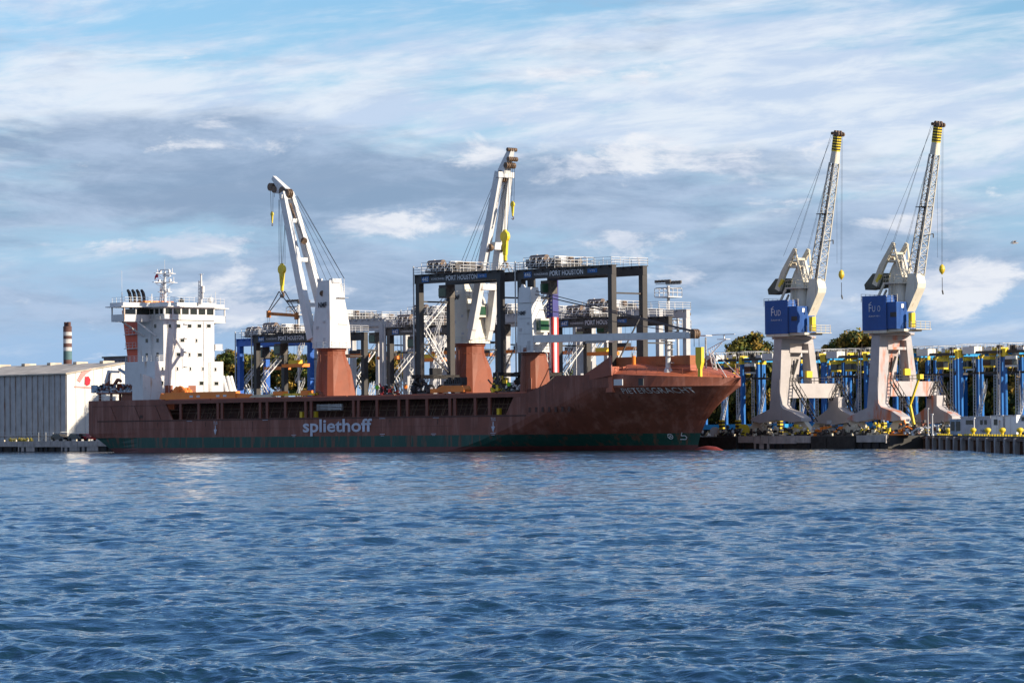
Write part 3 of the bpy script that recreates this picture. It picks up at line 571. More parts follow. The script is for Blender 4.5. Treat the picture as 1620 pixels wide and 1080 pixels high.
    b = MB(); x, _ = F(193, 478, -9); b.tube((x, -9, 26.2), (x, -9, 32), .03, 5); b.tube((x, -9, 26.2), (x, -9, 28.2), .1, 6); x2 = F(240, 478, -3)[0]; b.tube((x2, -3, 26.2), (x2, -3, 28), .1, 6)
    for px, yy, h in ((334, 5, 1.6), (341, 7, 2.2), (349, 9, 1.2)): xx = F(px, 478, yy)[0]; b.tube((xx, yy, 26.2), (xx, yy, 26.2+h), .05, 5)
    xx = F(333, 476, 5)[0]; b.lathe([(.02, 26.3), (.45, 26.5), (.5, 26.9), (.3, 27.3), (.02, 27.45)], (xx, 5), 10); b.build('roof_antennas', 'white', S)
    b = MB(); x, z = F(250, 436, 0); b.add([(x, 0, z+.5), (x-.5, 0, z+.35), (x-1.1, .1, z-.1), (x-1.2, .1, z-.75), (x-.6, 0, z-.35), (x, 0, z-.3), (x, .04, z+.5), (x-.5, .04, z+.35), (x-1.1, .14, z-.1), (x-1.2, .14, z-.75), (x-.6, .04, z-.35), (x, .04, z-.3)], [(0, 1, 2, 3, 4, 5), (11, 10, 9, 8, 7, 6)]); b.tube((x, .02, z-1), (x, .02, z+.9), .03, 4); b.build('courtesy_flag', 'redflag', S)
    b = MB(); x, z = F(287, 474, 2); b.lathe([(.1, 26.2), (.5, 26.5), (.55, 26.9), (.1, 27.3)], (x, 2), 8); b.build('searchlight', 'black', S)
    # aft mooring deck
    b = MB(); b.box(F(156, 620, -9)[0], F(214, 620, -9)[0], -9.5, 9.5, 10.35, 10.6)
    for px in (158, 176, 190): x = F(px, 620, -9)[0]; b.bar((x, -9, 7.4), (x, -9, 10.4), .35); b.bar((x, 9, 7.4), (x, 9, 10.4), .35)
    x = F(200, 620, -9)[0]; b.box(x-1.4, x+2.4, -9, 2, 7.4, 10.4); b.build('poop_platform', 'brownred', S)
    b = MB(); x, z = F(170, 616, -6); b.tube((x, -6, 10.6), (x, -6, 12.9), .55, 12); b.bar((x, -6, 12.8), (x+.6, -6, 14.6), .7, .7, .5, .5); b.bar((x+.4, -6, 14.4), (x+3.4, -6, 14.3), .4); b.build('aft_deck_crane', 'lightgrey', S)
    b = MB()
    for px, yy in ((156, -8), (222, -8), (206, -7)): x = F(px, 615, yy)[0]; b.tube((x, yy-.8, 11.3), (x, yy+.8, 11.3), .5, 14); b.box(x-.9, x+.9, yy-1, yy-.8, 10.6, 12); b.box(x-.9, x+.9, yy+.8, yy+1, 10.6, 12)
    x = F(214, 614, -8)[0]; b.bar((x, -8, 11.3), (x+2.5, -8, 12.4), .5); b.bar((F(188, 588, -7)[0], -7, 14.8), (F(222, 612, -7)[0], -7, 12.2), .35, .35, .8, .6)
    b.build('mooring_winch', 'winchblue', S)
    b = MB(); x, z = F(182, 612, -6); b.tube((x-.8, -6, 11.2), (x+1.0, -6, 11.2), .42, 12); b.box(x-1, x-.8, -6.8, -5.2, 10.6, 12.2); b.box(x+1.6, x+1.8, -6.8, -5.2, 10.6, 12.2); b.bar((x-.2, -6, 12), (x+.9, -6, 13.0), .5, .4); b.bar((x+.9, -6, 13.0), (x+1.8, -6, 12.6), .4); b.build('aft_machinery', 'brownred', S)
    b = MB()
    for px in (216, 222): x = F(px, 620, -10)[0]; b.bar((x, -10, 9.1), (x+.15, -10, 11.3), .2)
    b.bar((F(216, 617, -10)[0], -10, 11.3), (F(231, 617, -10)[0], -10, 11.3), .25); b.rail([(-110, -10.7, 9.15), (-104, -10.7, 9.15)], .9, .05, 1.5, 2); b.build('boat_davit', 'white', S)
    # white vents forward of the house on the far side, small platform
    b = MB(); x = X1+.3
    for y in (8.4, 9.4, 10.2): b.tube((x, y, 9), (x-.8, y-.6, 13.4), .55, 10, .35)
    b.box(X1-.5, X1+.3, 5.6, 7.4, 17.9, 18.05); b.rail([(X1+.2, 5.7, 18), (X1+.2, 7.3, 18)], 1, .06, .8, 3); b.box(X1-.4, X1+.2, 5.8, 7.1, 18.1, 19.0); b.build('escape_vents', 'white', S)
M['winchblue'] = mat('winch_grey_blue', (.30, .38, .46), .5, var=.4, scale=1.2)
build_house(S)
# ---------------------------------------------------------------- the ship's cranes
def W3(px, py, y): a = F(px, py, y); return Vector((a[0], y, a[1]))
def hook(parent, top, scale=1., spread=None, name='hook_block'):
    x, y, z = top; s = scale; b = MB()
    b.tube((x, y-.28*s, z-.9*s), (x, y+.28*s, z-.9*s), .85*s, 18); b.prism([(x-.55*s, z-1.2*s), (x+.55*s, z-1.2*s), (x+.32*s, z-3.7*s), (x-.32*s, z-3.7*s)], y-.22*s, y+.22*s)
    b.tube((x, y, z-4.6*s), (x, y, z-3.6*s), .3*s, 10); b.tube((x, y-.3*s, z-2.3*s), (x, y+.3*s, z-2.3*s), .25*s, 10); b.box(x-.25*s, x+.25*s, y-.2*s, y+.2*s, z-.2*s, z+.15*s)
    h = b.build(name, 'hookyellow', parent)
    b = MB(); pts = [(0, -4.6), (.0, -4.9), (.42, -5.1), (.45, -5.5), (.05, -5.75), (-.4, -5.5), (-.42, -5.25)]
    for p, q in zip(pts[:-1], pts[1:]): b.bar((x+p[0]*s, y, z+p[1]*s), (x+q[0]*s, y, z+q[1]*s), .22*s)
    return h, b
def crane_house(D, n, pd, house, px0):
    pass
def fittings(D, h, x, Y, zt, ztop_, w, r):
    b = MB(); yn = Y-w
    b.lathe([(r+.1, zt-.05), (r+.75, zt-.05), (r+.75, zt+.02), (r+.1, zt+.02)], (x, Y), 20)
    b.rail([(x+(r+.7)*math.cos(a), Y+(r+.7)*math.sin(a), zt) for a in np.linspace(-2.6, 1.2, 9)], 1.0, .045, 1.4, 2); b.build('service_gallery', 'lightgrey', D)
    b = MB(); b.box(x+.5, x+1.15, yn-.03, yn+.3, zt+.3, zt+1.7); b.box(x-1.3, x-.8, yn-.02, yn+.3, zt+3.2, zt+3.7); b.box(x+.4, x+.9, yn-.0, yn+.3, zt+4.2, zt+4.6); b.build('hatch_cover', 'grey', h)
    b = MB()
    for k in (.28, .52, .76): z = zt+(ztop_-zt)*k; t = w-(w-1.5)*max(0, (k-.2))/.8; b.box(x-w*.9, x+w*.75, Y-t-.03, Y-t+.5, z, z+.05)
    b.build('weld_seams', 'grey', h)
    b = MB(); yp = Y-r-.12; b.bar((x-.3, yp, 9.2), (x-.3, yp, zt), .05); b.bar((x+.1, yp, 9.2), (x+.1, yp, zt), .05)
    for k in range(26): z = 9.3+k*(zt-9.4)/26; b.box(x-.3, x+.1, yp-.02, yp+.02, z, z+.04)
    b.box(x+.6, x+1.3, Y-r*.95, Y-r*.6, 9.3, 11.2); b.build('pedestal_ladder', 'brownred', D)
def build_cranes(S):
    # --- aft crane: jib raised and leaning aft
    def pedestal(x, y, r, ztop_, D, flare=1.7, zf=12):
        b = MB(); n = 16; secs = []
        for z, fl in ((8.9, flare), (zf-2.4, flare*.95), (zf+1.8, flare*.55), (zf+4.4, 0), (ztop_-.5, 0)):
            sec = []
            for k in range(n):
                a = (k+.5)*2*math.pi/n; xx, yy = r*math.cos(a), r*math.sin(a); sq = max(abs(math.cos(a)), abs(math.sin(a))); f = min(1, fl/flare*1.1) if flare else 0
                xx, yy = xx*(1-f+f/sq), yy*(1-f+f/sq)
                if yy > 0: yy += fl
                sec.append((x+xx, y+yy, z))
            secs.append(sec)
        b.loft(secs); b.lathe([(r*1.04, ztop_-.5), (r*1.08, ztop_-.4), (r*1.08, ztop_)], (x, y), 20)
        for z in (zf+4.2, zf-.3): b.lathe([(r*1.01, z), (r*1.015, z+.02), (r*1.015, z+.1), (r*1.01, z+.12)], (x, y), 16)
        return b.build('pedestal', 'pedestal', D)
    def cables(D, segs, r=.045):
        b = MB()
        for p, q in segs: b.tube(p, q, r, 4)
        return b.build('cables', 'cable', D)
    Y = 5.; D = node('deck_crane', S); c = W3(525, 620, Y); x = c.x; zt = F(525, 550.5, Y)[1]
    pedestal(x, Y, 2.35, zt, D)
    ztop_ = F(525, 444, Y)[1]; b = MB(); xl, xr = x-2.3, x+2.3
    b.loft([[(x-2.35, Y-2.3, zt), (x+2.35, Y-2.3, zt), (x+2.35, Y+2.3, zt), (x-2.35, Y+2.3, zt)], [(x-2.2, Y-2.2, zt+3.5), (x+2.3, Y-2.2, zt+3.5), (x+2.3, Y+2.2, zt+3.5), (x-2.2, Y+2.2, zt+3.5)],
            [(x-1.45, Y-1.7, ztop_), (x+1.65, Y-1.7, ztop_), (x+1.65, Y+.9, ztop_), (x-1.45, Y+.9, ztop_)]])
    b.prism([(x-2.3, zt+.2), (x-3.6, zt+1.8), (x-3.2, zt+3.6), (x-1.8, zt+4.6)], Y-1.9, Y-1.4); b.prism([(x-2.3, zt+.2), (x-3.6, zt+1.8), (x-3.2, zt+3.6), (x-1.8, zt+4.6)], Y+1.4, Y+1.9)
    b.box(x-1.6, x-.4, Y-1.75, Y-1.5, ztop_-.2, ztop_+.35); b.box(x+.9, x+1.9, Y-1.2, Y+.6, ztop_-.4, ztop_+.3)
    h = b.build('crane_house', 'cranewhite', D); text('NMF', 'crane_lettering', 'textblack', h, x-.9, x+1.3, F(520, 486, Y-2)[1], F(520, 477.5, Y-2)[1], Y-2.12, bold=.03)
    b = MB(); b.stair((x+1.95, Y+1.2, zt+.3), (x+1.8, Y+1.1, ztop_-.6), .6, 26, .05); 
    for z in (zt+4, zt+8.5): b.box(x+1.7, x+2.5, Y-.4, Y+1.8, z, z+.06)
    b.build('ladder', 'lightgrey', h)
    fittings(D, h, x, Y, zt, ztop_, 2.25, 2.4)
    root = Vector((x-2.9, Y, zt+2.6)); head = W3(453, 305, Y); b = MB(); d = (head-root).normalized()
    for s in (-1, 1):
        m_ = root.lerp(head, .55); b.bar(root+Vector((0, s*1.9, -1)), m_+Vector((0, s*1.45, 0)), 1.0, 1.5, .9, 1.5, up=(1, 0, 0)); b.bar(m_+Vector((0, s*1.45, 0)), head+Vector((0, s*.85, 0)), .9, 1.5, .7, 1.25, up=(1, 0, 0))
    for t in (.2, .52, .8, .97): p = root.lerp(head, t); b.bar(p+Vector((0, -1.5, 0)), p+Vector((0, 1.5, 0)), .7, .7)
    nose = W3(433, 281, Y); b.bar(head, nose, 1.1, 1.7, .7, .7, up=(1, 0, 0)); b.bar(head+Vector((.3, 0, .4)), nose.lerp(head, .5)+Vector((-.9, 0, -.9)), .8, 1.0)
    jb = b.build('jib', 'cranewhite', D)
    b = MB()
    for p, r in ((W3(450, 303, Y), .85), (W3(457, 306, Y), .8), (W3(431, 296, Y), .7), (W3(437, 300, Y), .6)):
        for e in (-.5, -.1, .3): b.tube(p+Vector((0, e-.1, 0)), p+Vector((0, e+.1, 0)), r, 12)
    b.bar(W3(459, 322, Y), W3(466, 345, Y), .35); b.tube(W3(481, 381, Y-.6), W3(481, 381, Y+.3), .6, 12); b.tube(W3(510, 464, Y-1.9), W3(510, 464, Y+.3), .5, 12); b.build('sheaves', 'drum', jb)
    A = W3(464, 310, Y); segs = []
    for e, (qx, qy) in zip((-.6, -.2, .3, .7), ((517, 445), (526, 443), (537, 441), (544, 440))):
        segs.append((A+Vector((0, e, 0)), W3(qx, qy, Y-.3)))
    segs += [(A+Vector((0, .9, 0)), W3(545, 441, Y-.3)), (W3(458, 320, Y), W3(508, 456, Y-.6)), (W3(459, 322, Y+1), W3(510, 452, Y))]
    bt = W3(446, 418, Y); segs += [(W3(441, 316, Y-.4), bt+Vector((-.5, -.2, 0))), (W3(442, 316, Y+.4), bt+Vector((-.4, .2, 0))), (W3(446, 325, Y), bt), (W3(451, 340, Y-.3), bt+Vector((.5, -.2, 0))), (W3(451, 340, Y+.4), bt+Vector((.6, .2, 0)))]
    ab = W3(430.5, 338, Y); segs += [(W3(428, 299, Y), ab+Vector((-.25, 0, 0))), (W3(432, 299, Y), ab+Vector((.2, 0, 0))), (W3(434, 302, Y), W3(434, 312, Y))]
    cables(D, segs)
    hk, hb2 = hook(D, bt, 1.0); hb2.build('hook', 'drum', hk); h2, hb3 = hook(D, ab+Vector((0, 0, .3)), .42, name='auxiliary_block'); hb3.build('hook', 'drum', h2)
    # --- midship crane: jib raised and leaning forward
    D = node('deck_crane', S); x = W3(744, 600, Y).x; zt = F(744, 543, Y)[1]; pedestal(x, Y, 2.35, zt, D, 1.9, 11.5)
    ztop_ = F(744, 446, Y)[1]; b = MB()
    b.loft([[(x-2.35, Y-2.3, zt), (x+2.35, Y-2.3, zt), (x+2.35, Y+2.3, zt), (x-2.35, Y+2.3, zt)], [(x-2.3, Y-2.2, zt+7), (x+1.6, Y-2.2, zt+7), (x+1.6, Y+2.0, zt+7), (x-2.3, Y+2.0, zt+7)],
            [(x-2.2, Y-1.7, ztop_), (x+.6, Y-1.7, ztop_), (x+.6, Y+.9, ztop_), (x-2.2, Y+.9, ztop_)]])
    b.box(x+1.5, x+2.5, Y-2.1, Y+2.1, zt+5.4, zt+6.4)
    h = b.build('crane_house', 'cream', D); text('NMF', 'crane_lettering', 'textblack', h, x-1.7, x+.0, F(725, 474, Y-2)[1], F(725, 466.5, Y-2)[1], Y-2.22, bold=.03)
    b = MB(); b.box(x+1.6, x+2.9, Y-1.2, Y+1.2, zt+4.2, zt+6.1); cb = b.build('crane_cab', 'cream', D); b = MB(); b.box(x+1.8, x+2.95, Y-1.25, Y+.9, zt+4.5, zt+5.9); b.build('cab_window', 'greenglass', cb)
    b = MB(); b.rail([(x-2.3, Y-2.5, zt+7.6), (x+2.8, Y-2.5, zt+7.6), (x+2.8, Y+2.5, zt+7.6)], 1, .05, 1, 2); b.build('railing', 'lightgrey', h)
    fittings(D, h, x, Y, zt, ztop_, 2.25, 2.4)
    root = Vector((x+2.6, Y, zt+2.2)); head = W3(797, 272, Y); b = MB()
    for s in (-1, 1):
        m_ = root.lerp(head, .52); r0 = root+Vector((0, s*1.9, 0)); b.bar(r0, m_+Vector((0, s*1.5, 0)), 1.0, 1.4, .95, 1.5, up=(1, 0, 0)); b.bar(m_+Vector((0, s*1.5, 0)), head+Vector((0, s*1.0, 0)), .95, 1.5, .8, 1.3, up=(1, 0, 0))
    for t, w_ in ((.27, 1.0), (.53, 1.2), (.98, .9)): p = root.lerp(head, t); b.bar(p+Vector((.3, -1.7, 0)), p+Vector((.3, 1.7, 0)), w_, w_)
    b.bar(root+Vector((-.4, -1.9, -1.6)), root+Vector((1, -1.9, 3)), .9, .9); b.bar(root+Vector((-.4, 1.9, -1.6)), root+Vector((1, 1.9, 3)), .9, .9)
    nose = W3(809, 236, Y); b.bar(head, nose, 1.5, 1.5, .8, .8, up=(1, 0, 0)); jb = b.build('jib', 'cranewhite', D)
    b = MB()
    for p, r in ((W3(797, 276, Y), .62), (W3(795, 284, Y), .5), (W3(807, 262, Y), .5), (W3(811, 252, Y), .38), (W3(810, 237, Y), .32)):
        for e in (-.9, -.45, 0, .45, .8): b.tube(p+Vector((0, e-.12, 0)), p+Vector((0, e+.12, 0)), r, 12)
    for s in (-1, 1): p = root.lerp(head, .53)+Vector((.9, s*1.4, -.3)); b.tube(p+Vector((0, -.25, 0)), p+Vector((0, .25, 0)), .6, 12)
    b.build('sheaves', 'drum', jb)
    bt = W3(799, 365, Y); ab = W3(811, 322, Y); A = head+Vector((-.8, 0, -.6)); B0 = Vector((x-1.4, Y, ztop_+.3)); segs = []
    for e in (-1.5, -.9, .2, .8): segs += [(A+Vector((0, e*.7, e*.3)), B0+Vector((e*.5, e, 0)))]
    segs += [(A+Vector((.5, 0, -1)), Vector((x+.4, Y, ztop_-3))), (A+Vector((.5, .6, -1)), Vector((x+.6, Y+.6, ztop_-4)))]
    segs += [(W3(797, 290, Y-.4), bt+Vector((-.5, -.3, 0))), (W3(801, 280, Y+.2), bt), (W3(805, 275, Y), bt+Vector((.6, 0, 0))), (W3(799, 286, Y), bt+Vector((-.2, 0, 0)))]
    segs += [(W3(808, 268, Y), ab+Vector((-.3, 0, 0))), (W3(814, 262, Y), ab+Vector((.3, 0, 0))), (W3(811, 258, Y), W3(810, 310, Y))]
    cables(D, segs); hk, hb2 = hook(D, bt, 1.05); hb2.build('hook', 'drum', hk); h2, hb3 = hook(D, ab+Vector((0, 0, .3)), .5, name='auxiliary_block'); hb3.build('hook', 'drum', h2)
    # --- forward crane: jib lowered onto its rest
    Y = -8.2; D = node('deck_crane', S); x = W3(844, 600, Y).x; zt = F(844, 557, Y)[1]; pedestal(x, Y, 1.75, zt, D, .9, 11.5)
    ztop_ = F(835, 455, Y)[1]; b = MB()
    b.loft([[(x-1.9, Y-1.7, zt), (x+1.9, Y-1.7, zt), (x+1.9, Y+1.7, zt), (x-1.9, Y+1.7, zt)], [(x-1.8, Y-1.6, zt+5), (x+1.5, Y-1.6, zt+5), (x+1.5, Y+1.3, zt+5), (x-1.8, Y+1.3, zt+5)],
            [(x-1.7, Y-1.3, ztop_), (x+.9, Y-1.3, ztop_), (x+.9, Y+.3, ztop_), (x-1.7, Y+.3, ztop_)]])
    b.prism([(x-1.5, ztop_-.05), (x-1.2, ztop_+.5), (x-.7, ztop_+.4), (x-.5, ztop_-.05)], Y-1.2, Y-.9)
    h = b.build('crane_house', 'cranewhite', D); text('NMF', 'crane_lettering', 'textblack', h, x-1.5, x+.1, F(831, 498, Y-2)[1], F(831, 491.5, Y-2)[1], Y-1.64, bold=.03)
    b = MB(); b.box(x+1.6, x+2.7, Y-.9, Y+.9, zt+3.0, zt+5.1); cb = b.build('crane_cab', 'cream', D); b = MB(); b.box(x+1.8, x+2.76, Y-.95, Y+.8, zt+3.3, zt+4.8); b.build('cab_window', 'greenglass', cb)
    fittings(D, h, x, Y, zt, ztop_, 1.68, 1.8)
    z0 = F(865, 535.5, Y)[1]; tip = W3(1098, 530, Y); b = MB()
    for s in (-1, 1): b.bar((x+.2, Y+s*1.3, z0), (tip.x, Y+s*.75, tip.z), .5, 1.15, .5, .95)
    for t in (.15, .4, .65, .97): p = Vector((x, Y, z0)).lerp(tip, t); b.cbox(p, (.6, 2.2, .8))
    b.box(x+12.5, x+17, Y-.9, Y+.9, z0-.95, z0-.62); jb = b.build('jib', 'cranewhite', D)
    b = MB()
    for e in (-.55, -.15, .3): b.tube((tip.x+.1, Y+e, tip.z+.2), (tip.x+.1, Y+e+.28, tip.z+.2), .72, 14)
    b.box(tip.x-.6, tip.x+.9, Y-.75, Y-.6, tip.z-.5, tip.z+.5)
    b.build('sheaves', 'drum', jb)
    b0 = Vector((x+.6, Y, ztop_-.2)); segs = []
    for e in (-.7, -.25, .3, .8): segs.append((b0+Vector((0, e*.6, -abs(e)*1.2)), Vector((tip.x-.3, Y+e, tip.z+.6))))
    segs.append((b0+Vector((.6, .2, -3.2)), Vector((tip.x-3, Y, tip.z+.5))))
    for e in (-.5, .5): segs.append(((tip.x+.5+e, Y, tip.z), (tip.x+.5+e, Y, F(1106, 548, Y)[1])))
    cables(D, segs, .06)
    t = W3(1107, 549, Y); b = MB(); b.box(t.x-.6, t.x+.6, Y-.3, Y+.3, t.z-2.2, t.z); b.prism([(t.x-.6, t.z-2.2), (t.x+.6, t.z-2.2), (t.x+.3, t.z-3.1), (t.x-.3, t.z-3.1)], Y-.3, Y+.3); b.box(t.x-.28, t.x+.28, Y-.2, Y+.2, t.z-4.3, t.z-3.1); b.build('hook_block', 'yellow', D)
build_cranes(S)
# lifting beam slung under the aft crane
Y = 5.; a, c = W3(425, 496, Y), W3(469, 499, Y); t = W3(446, 461, Y)
T = thing('lifting_beam', 'rusty orange spreader beam slung by two chains under the aft crane hook', 'lifting beam', a.x, Y, a.z); v = lambda p: Vector(p)-a
b = MB(); b.bar(v(a), v(c), .35, .55); b.box(-.25, .25, -.3, .3, -.7, .5); e = v(c); b.box(e.x-.25, e.x+.25, -.3, .3, e.z-.7, e.z+.5); b.build('beam', mat('rust_orange_beam', (.45, .17, .04), .7, rust=.3), T)
b = MB()
for s in (-.35, .35): b.tube(v(t)+Vector((s, s, 0)), (0, s*.5, .3), .09, 5); b.tube(v(t)+Vector((s, s, 0)), e+Vector((0, s*.5, .3)), .09, 5)
b.build('sling', 'cable', T)
b = MB()
for s in (-.25, .25): b.tube((s, 0, -.5), (s, 0, -3), .04, 4); b.tube((e.x+s, 0, e.z-.5), (e.x+s, 0, -3.2), .04, 4)
b.build('tag_line', 'cable', T)
a = W3(799, 412, Y); T = thing('lifting_sling', 'dark wire sling hanging from the midship hook onto the gantry crane roof', 'sling', a.x, Y, a.z); b = MB()
for px, yy in ((794.5, -1.2), (797.5, 1.2), (800, -1.2), (806, 1.2)): q = F(px, 431, Y); b.tube((0, 0, 0), (q[0]-a.x, yy, q[1]-a.z), .07, 5)
b.build('rope', 'cable', T)
# ---------------------------------------------------------------- container gantry cranes (rubber tyred)
def rtg(kind, span, height, base, num=None, flag=False, depth=6.6):
    """x: along the quay, y: inland; the near girder carries the lettering. Origin under the left near leg."""
    name, label = kind[0], kind[1]; col = kind[2]; R = thing(name, label, 'gantry crane', base[0], base[1], base[2], 0, kind[3]); H = height
    gh = 1.35; lw = .85; ld = 1.0
    for y0, nm in ((0, 'girder'), (depth, 'girder')):
        b = MB(); b.loft([[(-.3, y0-.45, H-gh), (span+.9, y0-.45, H-gh), (span+.9, y0+.45, H-gh), (-.3, y0+.45, H-gh)], [(-.3, y0-.45, H), (span+.9, y0-.45, H), (span+.9, y0+.45, H), (-.3, y0+.45, H)]])
        b.box(-.4, span+1, y0-.6, y0+.6, H, H+.12)
        for k in range(12): x = k*span/11; b.bar((x, y0-.5, H), (x+.35, y0-.85, H-.3), .18)
        g = b.build('girder', col, R)
        if y0 == 0 and num:
            b = MB(); b.box(1.5, 3.2, -.49, -.45, H-1.15, H-.25); b.box(span-4.4, span-2.3, -.49, -.45, H-.95, H-.35); b.build('number_plate', 'labelblue', g)
            text(num, 'crane_number', 'textwhite', g, 1.65, 3.05, H-1.02, H-.38, -.51, bold=.01); text('KONECRANES', 'maker_lettering', 'textwhite', g, 3.8, 6.9, H-.88, H-.56, -.47)
            text('PORT HOUSTON', 'owner_lettering', 'textwhite', g, 7.3, 14.7, H-1.08, H-.3, -.47, bold=.012); text('VTS', 'plate_lettering', 'textwhite', g, span-3.9, span-2.8, H-.78, H-.52, -.51)
    for (x, y) in ((0, 0), (span, 0), (0, depth), (span, depth)):
        b = MB(); b.box(x, x+lw, y-ld/2, y+ld/2, 3.1, H-gh)
        fl = flag and x == 0 and y == depth
        b.build('leg', col if not fl else 'flagblue', R) if not fl else flag_leg(R, x, y, lw, ld, H-gh)
    for x in (0, span):
        b = MB(); b.box(x-.05, x+lw+.05, -1.4, depth+1.4, 2.5, 3.12)
        for yy in (-.2, depth+.2): b.prism([(yy-1.4, 1.5), (yy+1.4, 1.5), (yy+1.4, 1.8), (yy+.4, 2.5), (yy-.4, 2.5), (yy-1.4, 1.8)], x+.15, x+lw-.15, 'x'); b.build('sill_beam', col if kind[4] else 'lightgrey', R)
        for k in range(4):
            y = -.9+k*(depth+1.8)/3; t = MB(); t.tube((x-.05, y, .8), (x+lw+.05, y, .8), .8, 14); tyre = t.build('wheel', 'black', R)
            t = MB(); t.tube((x-.08, y, .8), (x+lw+.08, y, .8), .35, 10); t.build('rim', 'lightgrey', tyre)
        b = MB(); b.bar((x+lw/2, .4, H*.78), (x+lw/2, depth-.4, H*.78), .25); b.bar((x+lw/2, depth-.3, H*.62), (x+lw/2, .4, 3.4), .18) if x else b.bar((x+lw/2, .4, H*.4), (x+lw/2, depth-.4, 3.4), .18); b.build('cross_brace', 'dark', R)
    b = MB(); b.tube((-.35, -.62, 1.5), (-.35, -.62, H+1.5), .12, 6); b.build('corner_pipe', 'galv', R)
    b = MB(); b.rail([(-.3, -.6, H+.12), (span+.9, -.6, H+.12), (span+.9, depth+.6, H+.12), (-.3, depth+.6, H+.12), (-.3, -.6, H+.12)], 1.15, .06, 1.8, 3); b.build('top_railing', 'lightgrey', R)
    # trolley with hoist gear
    t0 = 4.3; rnd = random.Random(int(num or 7)); tr = MB(); tr.box(t0-2.2, t0+4.4, -.3, depth+.3, H+.3, H+.7); trolley = tr.build('trolley', 'dark', R)
    b = MB(); b.tube((t0-1.8, .3, H+1.7), (t0+1.6, .3, H+1.7), .62, 12); b.tube((t0+1.8, depth*.5, H+1.5), (t0+4, depth*.5, H+1.5), .5, 10); b.build('hoist_drum', 'drum', trolley)
    b = MB(); b.lathe([(.1, H+1.0), (.75, H+1.2), (.75, H+2.0), (.1, H+2.5)], (t0-1.6, 1.2), 10); b.box(t0+3.4, t0+4.2, .4, 2.0, H+.8, H+2.0)
    for k in range(3): x = t0+rnd.uniform(-2, 4); y = rnd.uniform(-.2, depth); s_ = rnd.uniform(.25, .6); b.box(x-s_, x+s_, y-s_, y+s_, H+.6, H+.8+s_*1.8)
    b.rail([(t0-2.4, -.9, H+.4), (t0+4.6, -.9, H+.4), (t0+4.6, depth+.8, H+.4), (t0-2.4, depth+.8, H+.4)], 1.5, .07, 1.3, 3)
    for k in range(5): x = t0-1.6+k*1.2; b.bar((x, -.8, H+.5), (x+.9, -.5, H+1.9), .11)
    b.build('trolley_frame', 'white', trolley)
    b = MB()
    for k in range(26):
        x = t0+rnd.uniform(-2.1, 4.0); y = rnd.uniform(-.5, depth); s_ = rnd.uniform(.2, .6)
        if k % 3: b.box(x-s_, x+s_, y-s_, y+s_, H+.5, H+.9+s_*1.8)
        else: b.tube((x-s_, y, H+1.2), (x+s_*2, y, H+1.2), s_*.9, 10)
    b.build('winch_gear', 'machine', trolley)
    b = MB(); cx = t0-3.0; b.box(cx-1.0, cx+.9, depth-2.4, depth-.6, H-gh-2.2, H-gh-.1); cab = b.build('operator_cab', 'machine', trolley)
    b = MB(); b.box(cx-1.05, cx+.7, depth-2.45, depth-.55, H-gh-1.95, H-gh-.6); b.build('cab_glass', 'greenglass', cab)
    # access stairs and electrical house on the left side, lattice
    b = MB(); b.stair((-.2, depth*.2, H*.55), (-.2, depth+.4, H*.82), .9, 12, .08, (1, 0, 0)); b.stair((-.2, depth*.2, H*.55), (-.2, depth+.3, 3.2), .9, 16, .08, (1, 0, 0)); b.box(-.7, .4, -.2, 1.6, H*.55-.06, H*.55)
    b.truss((-.3, depth*.5, 3.2), (-.3, depth*.9, H*.5), .7, .7, .07, 9); b.build('access_stairs', 'white', R)
    b = MB(); b.box(.05, .9, 2.2, depth-2.4, 3.15, 4.2); b.build('power_house', 'lightgrey' if not kind[4] else 'black', R)
    # spreader parked low between the legs, with its ropes
    zs = H*.69; sx = t0+3.4
    if kind[5]: return R
    b = MB(); b.box(sx-3.0, sx+3.0, depth/2-.9, depth/2+.9, zs, zs+.6); sp_ = b.build('spreader', 'orange', R)
    b = MB()
    for a in (-1.4, 1.4):
        for c in (-.7, .7): b.tube((sx+a, depth/2+c, zs+.6), (sx+a*.8, depth/2+c, H+.3), .03, 4)
    b.build('hoist_ropes', 'cable', sp_); b = MB(); b.box(sx-1.2, sx+1.2, depth/2-.7, depth/2+.7, zs+.6, zs+1.3); b.build('headblock', 'yellow' if num else 'dark', sp_)
    return R
def flag_leg(R, x, y, lw, ld, zt):
    b = MB(); z0 = 3.1; zm = zt-(zt-z0)*.40; xa, xb = x-.25, x+lw+.25; ya, yb = y-ld/2-.1, y+ld/2+.1
    b.m = 1; b.box(xa, xb, ya, yb, z0, zm); b.m = 2; b.box(xa-.02, xb+.02, ya-.02, yb+.02, zm, zt)
    b.m = 0; b.box(xa-.01, xa+.38, ya-.02, ya, z0, zm); b.box(xb-.42, xb+.02, ya-.02, ya, z0, zm); b.box(xb, xb+.02, ya, ya+.28, z0, zm); b.box(xb, xb+.02, yb-.38, yb, z0, zm)
    b.m = 1
    for i in range(9):
        for j in range(2):
            cx = xa+.35+j*.7; cz = zm+.5+i*(zt-zm-.6)/9+(.35 if j else 0); pts = []
            for k in range(10): r = .24 if k % 2 == 0 else .10; a = math.pi/2+k*math.pi/5; pts.append((cx+r*math.cos(a), cz+r*math.sin(a)))
            b.prism(pts, ya-.05, ya-.02)
    b.build('leg', ['flagred', 'flagwhite', 'flagblue'], R)
BLK = 'black gantry cranes with white lettering'
QZ = 2.
def front(px, py, y): p = F(px, py, y); return p
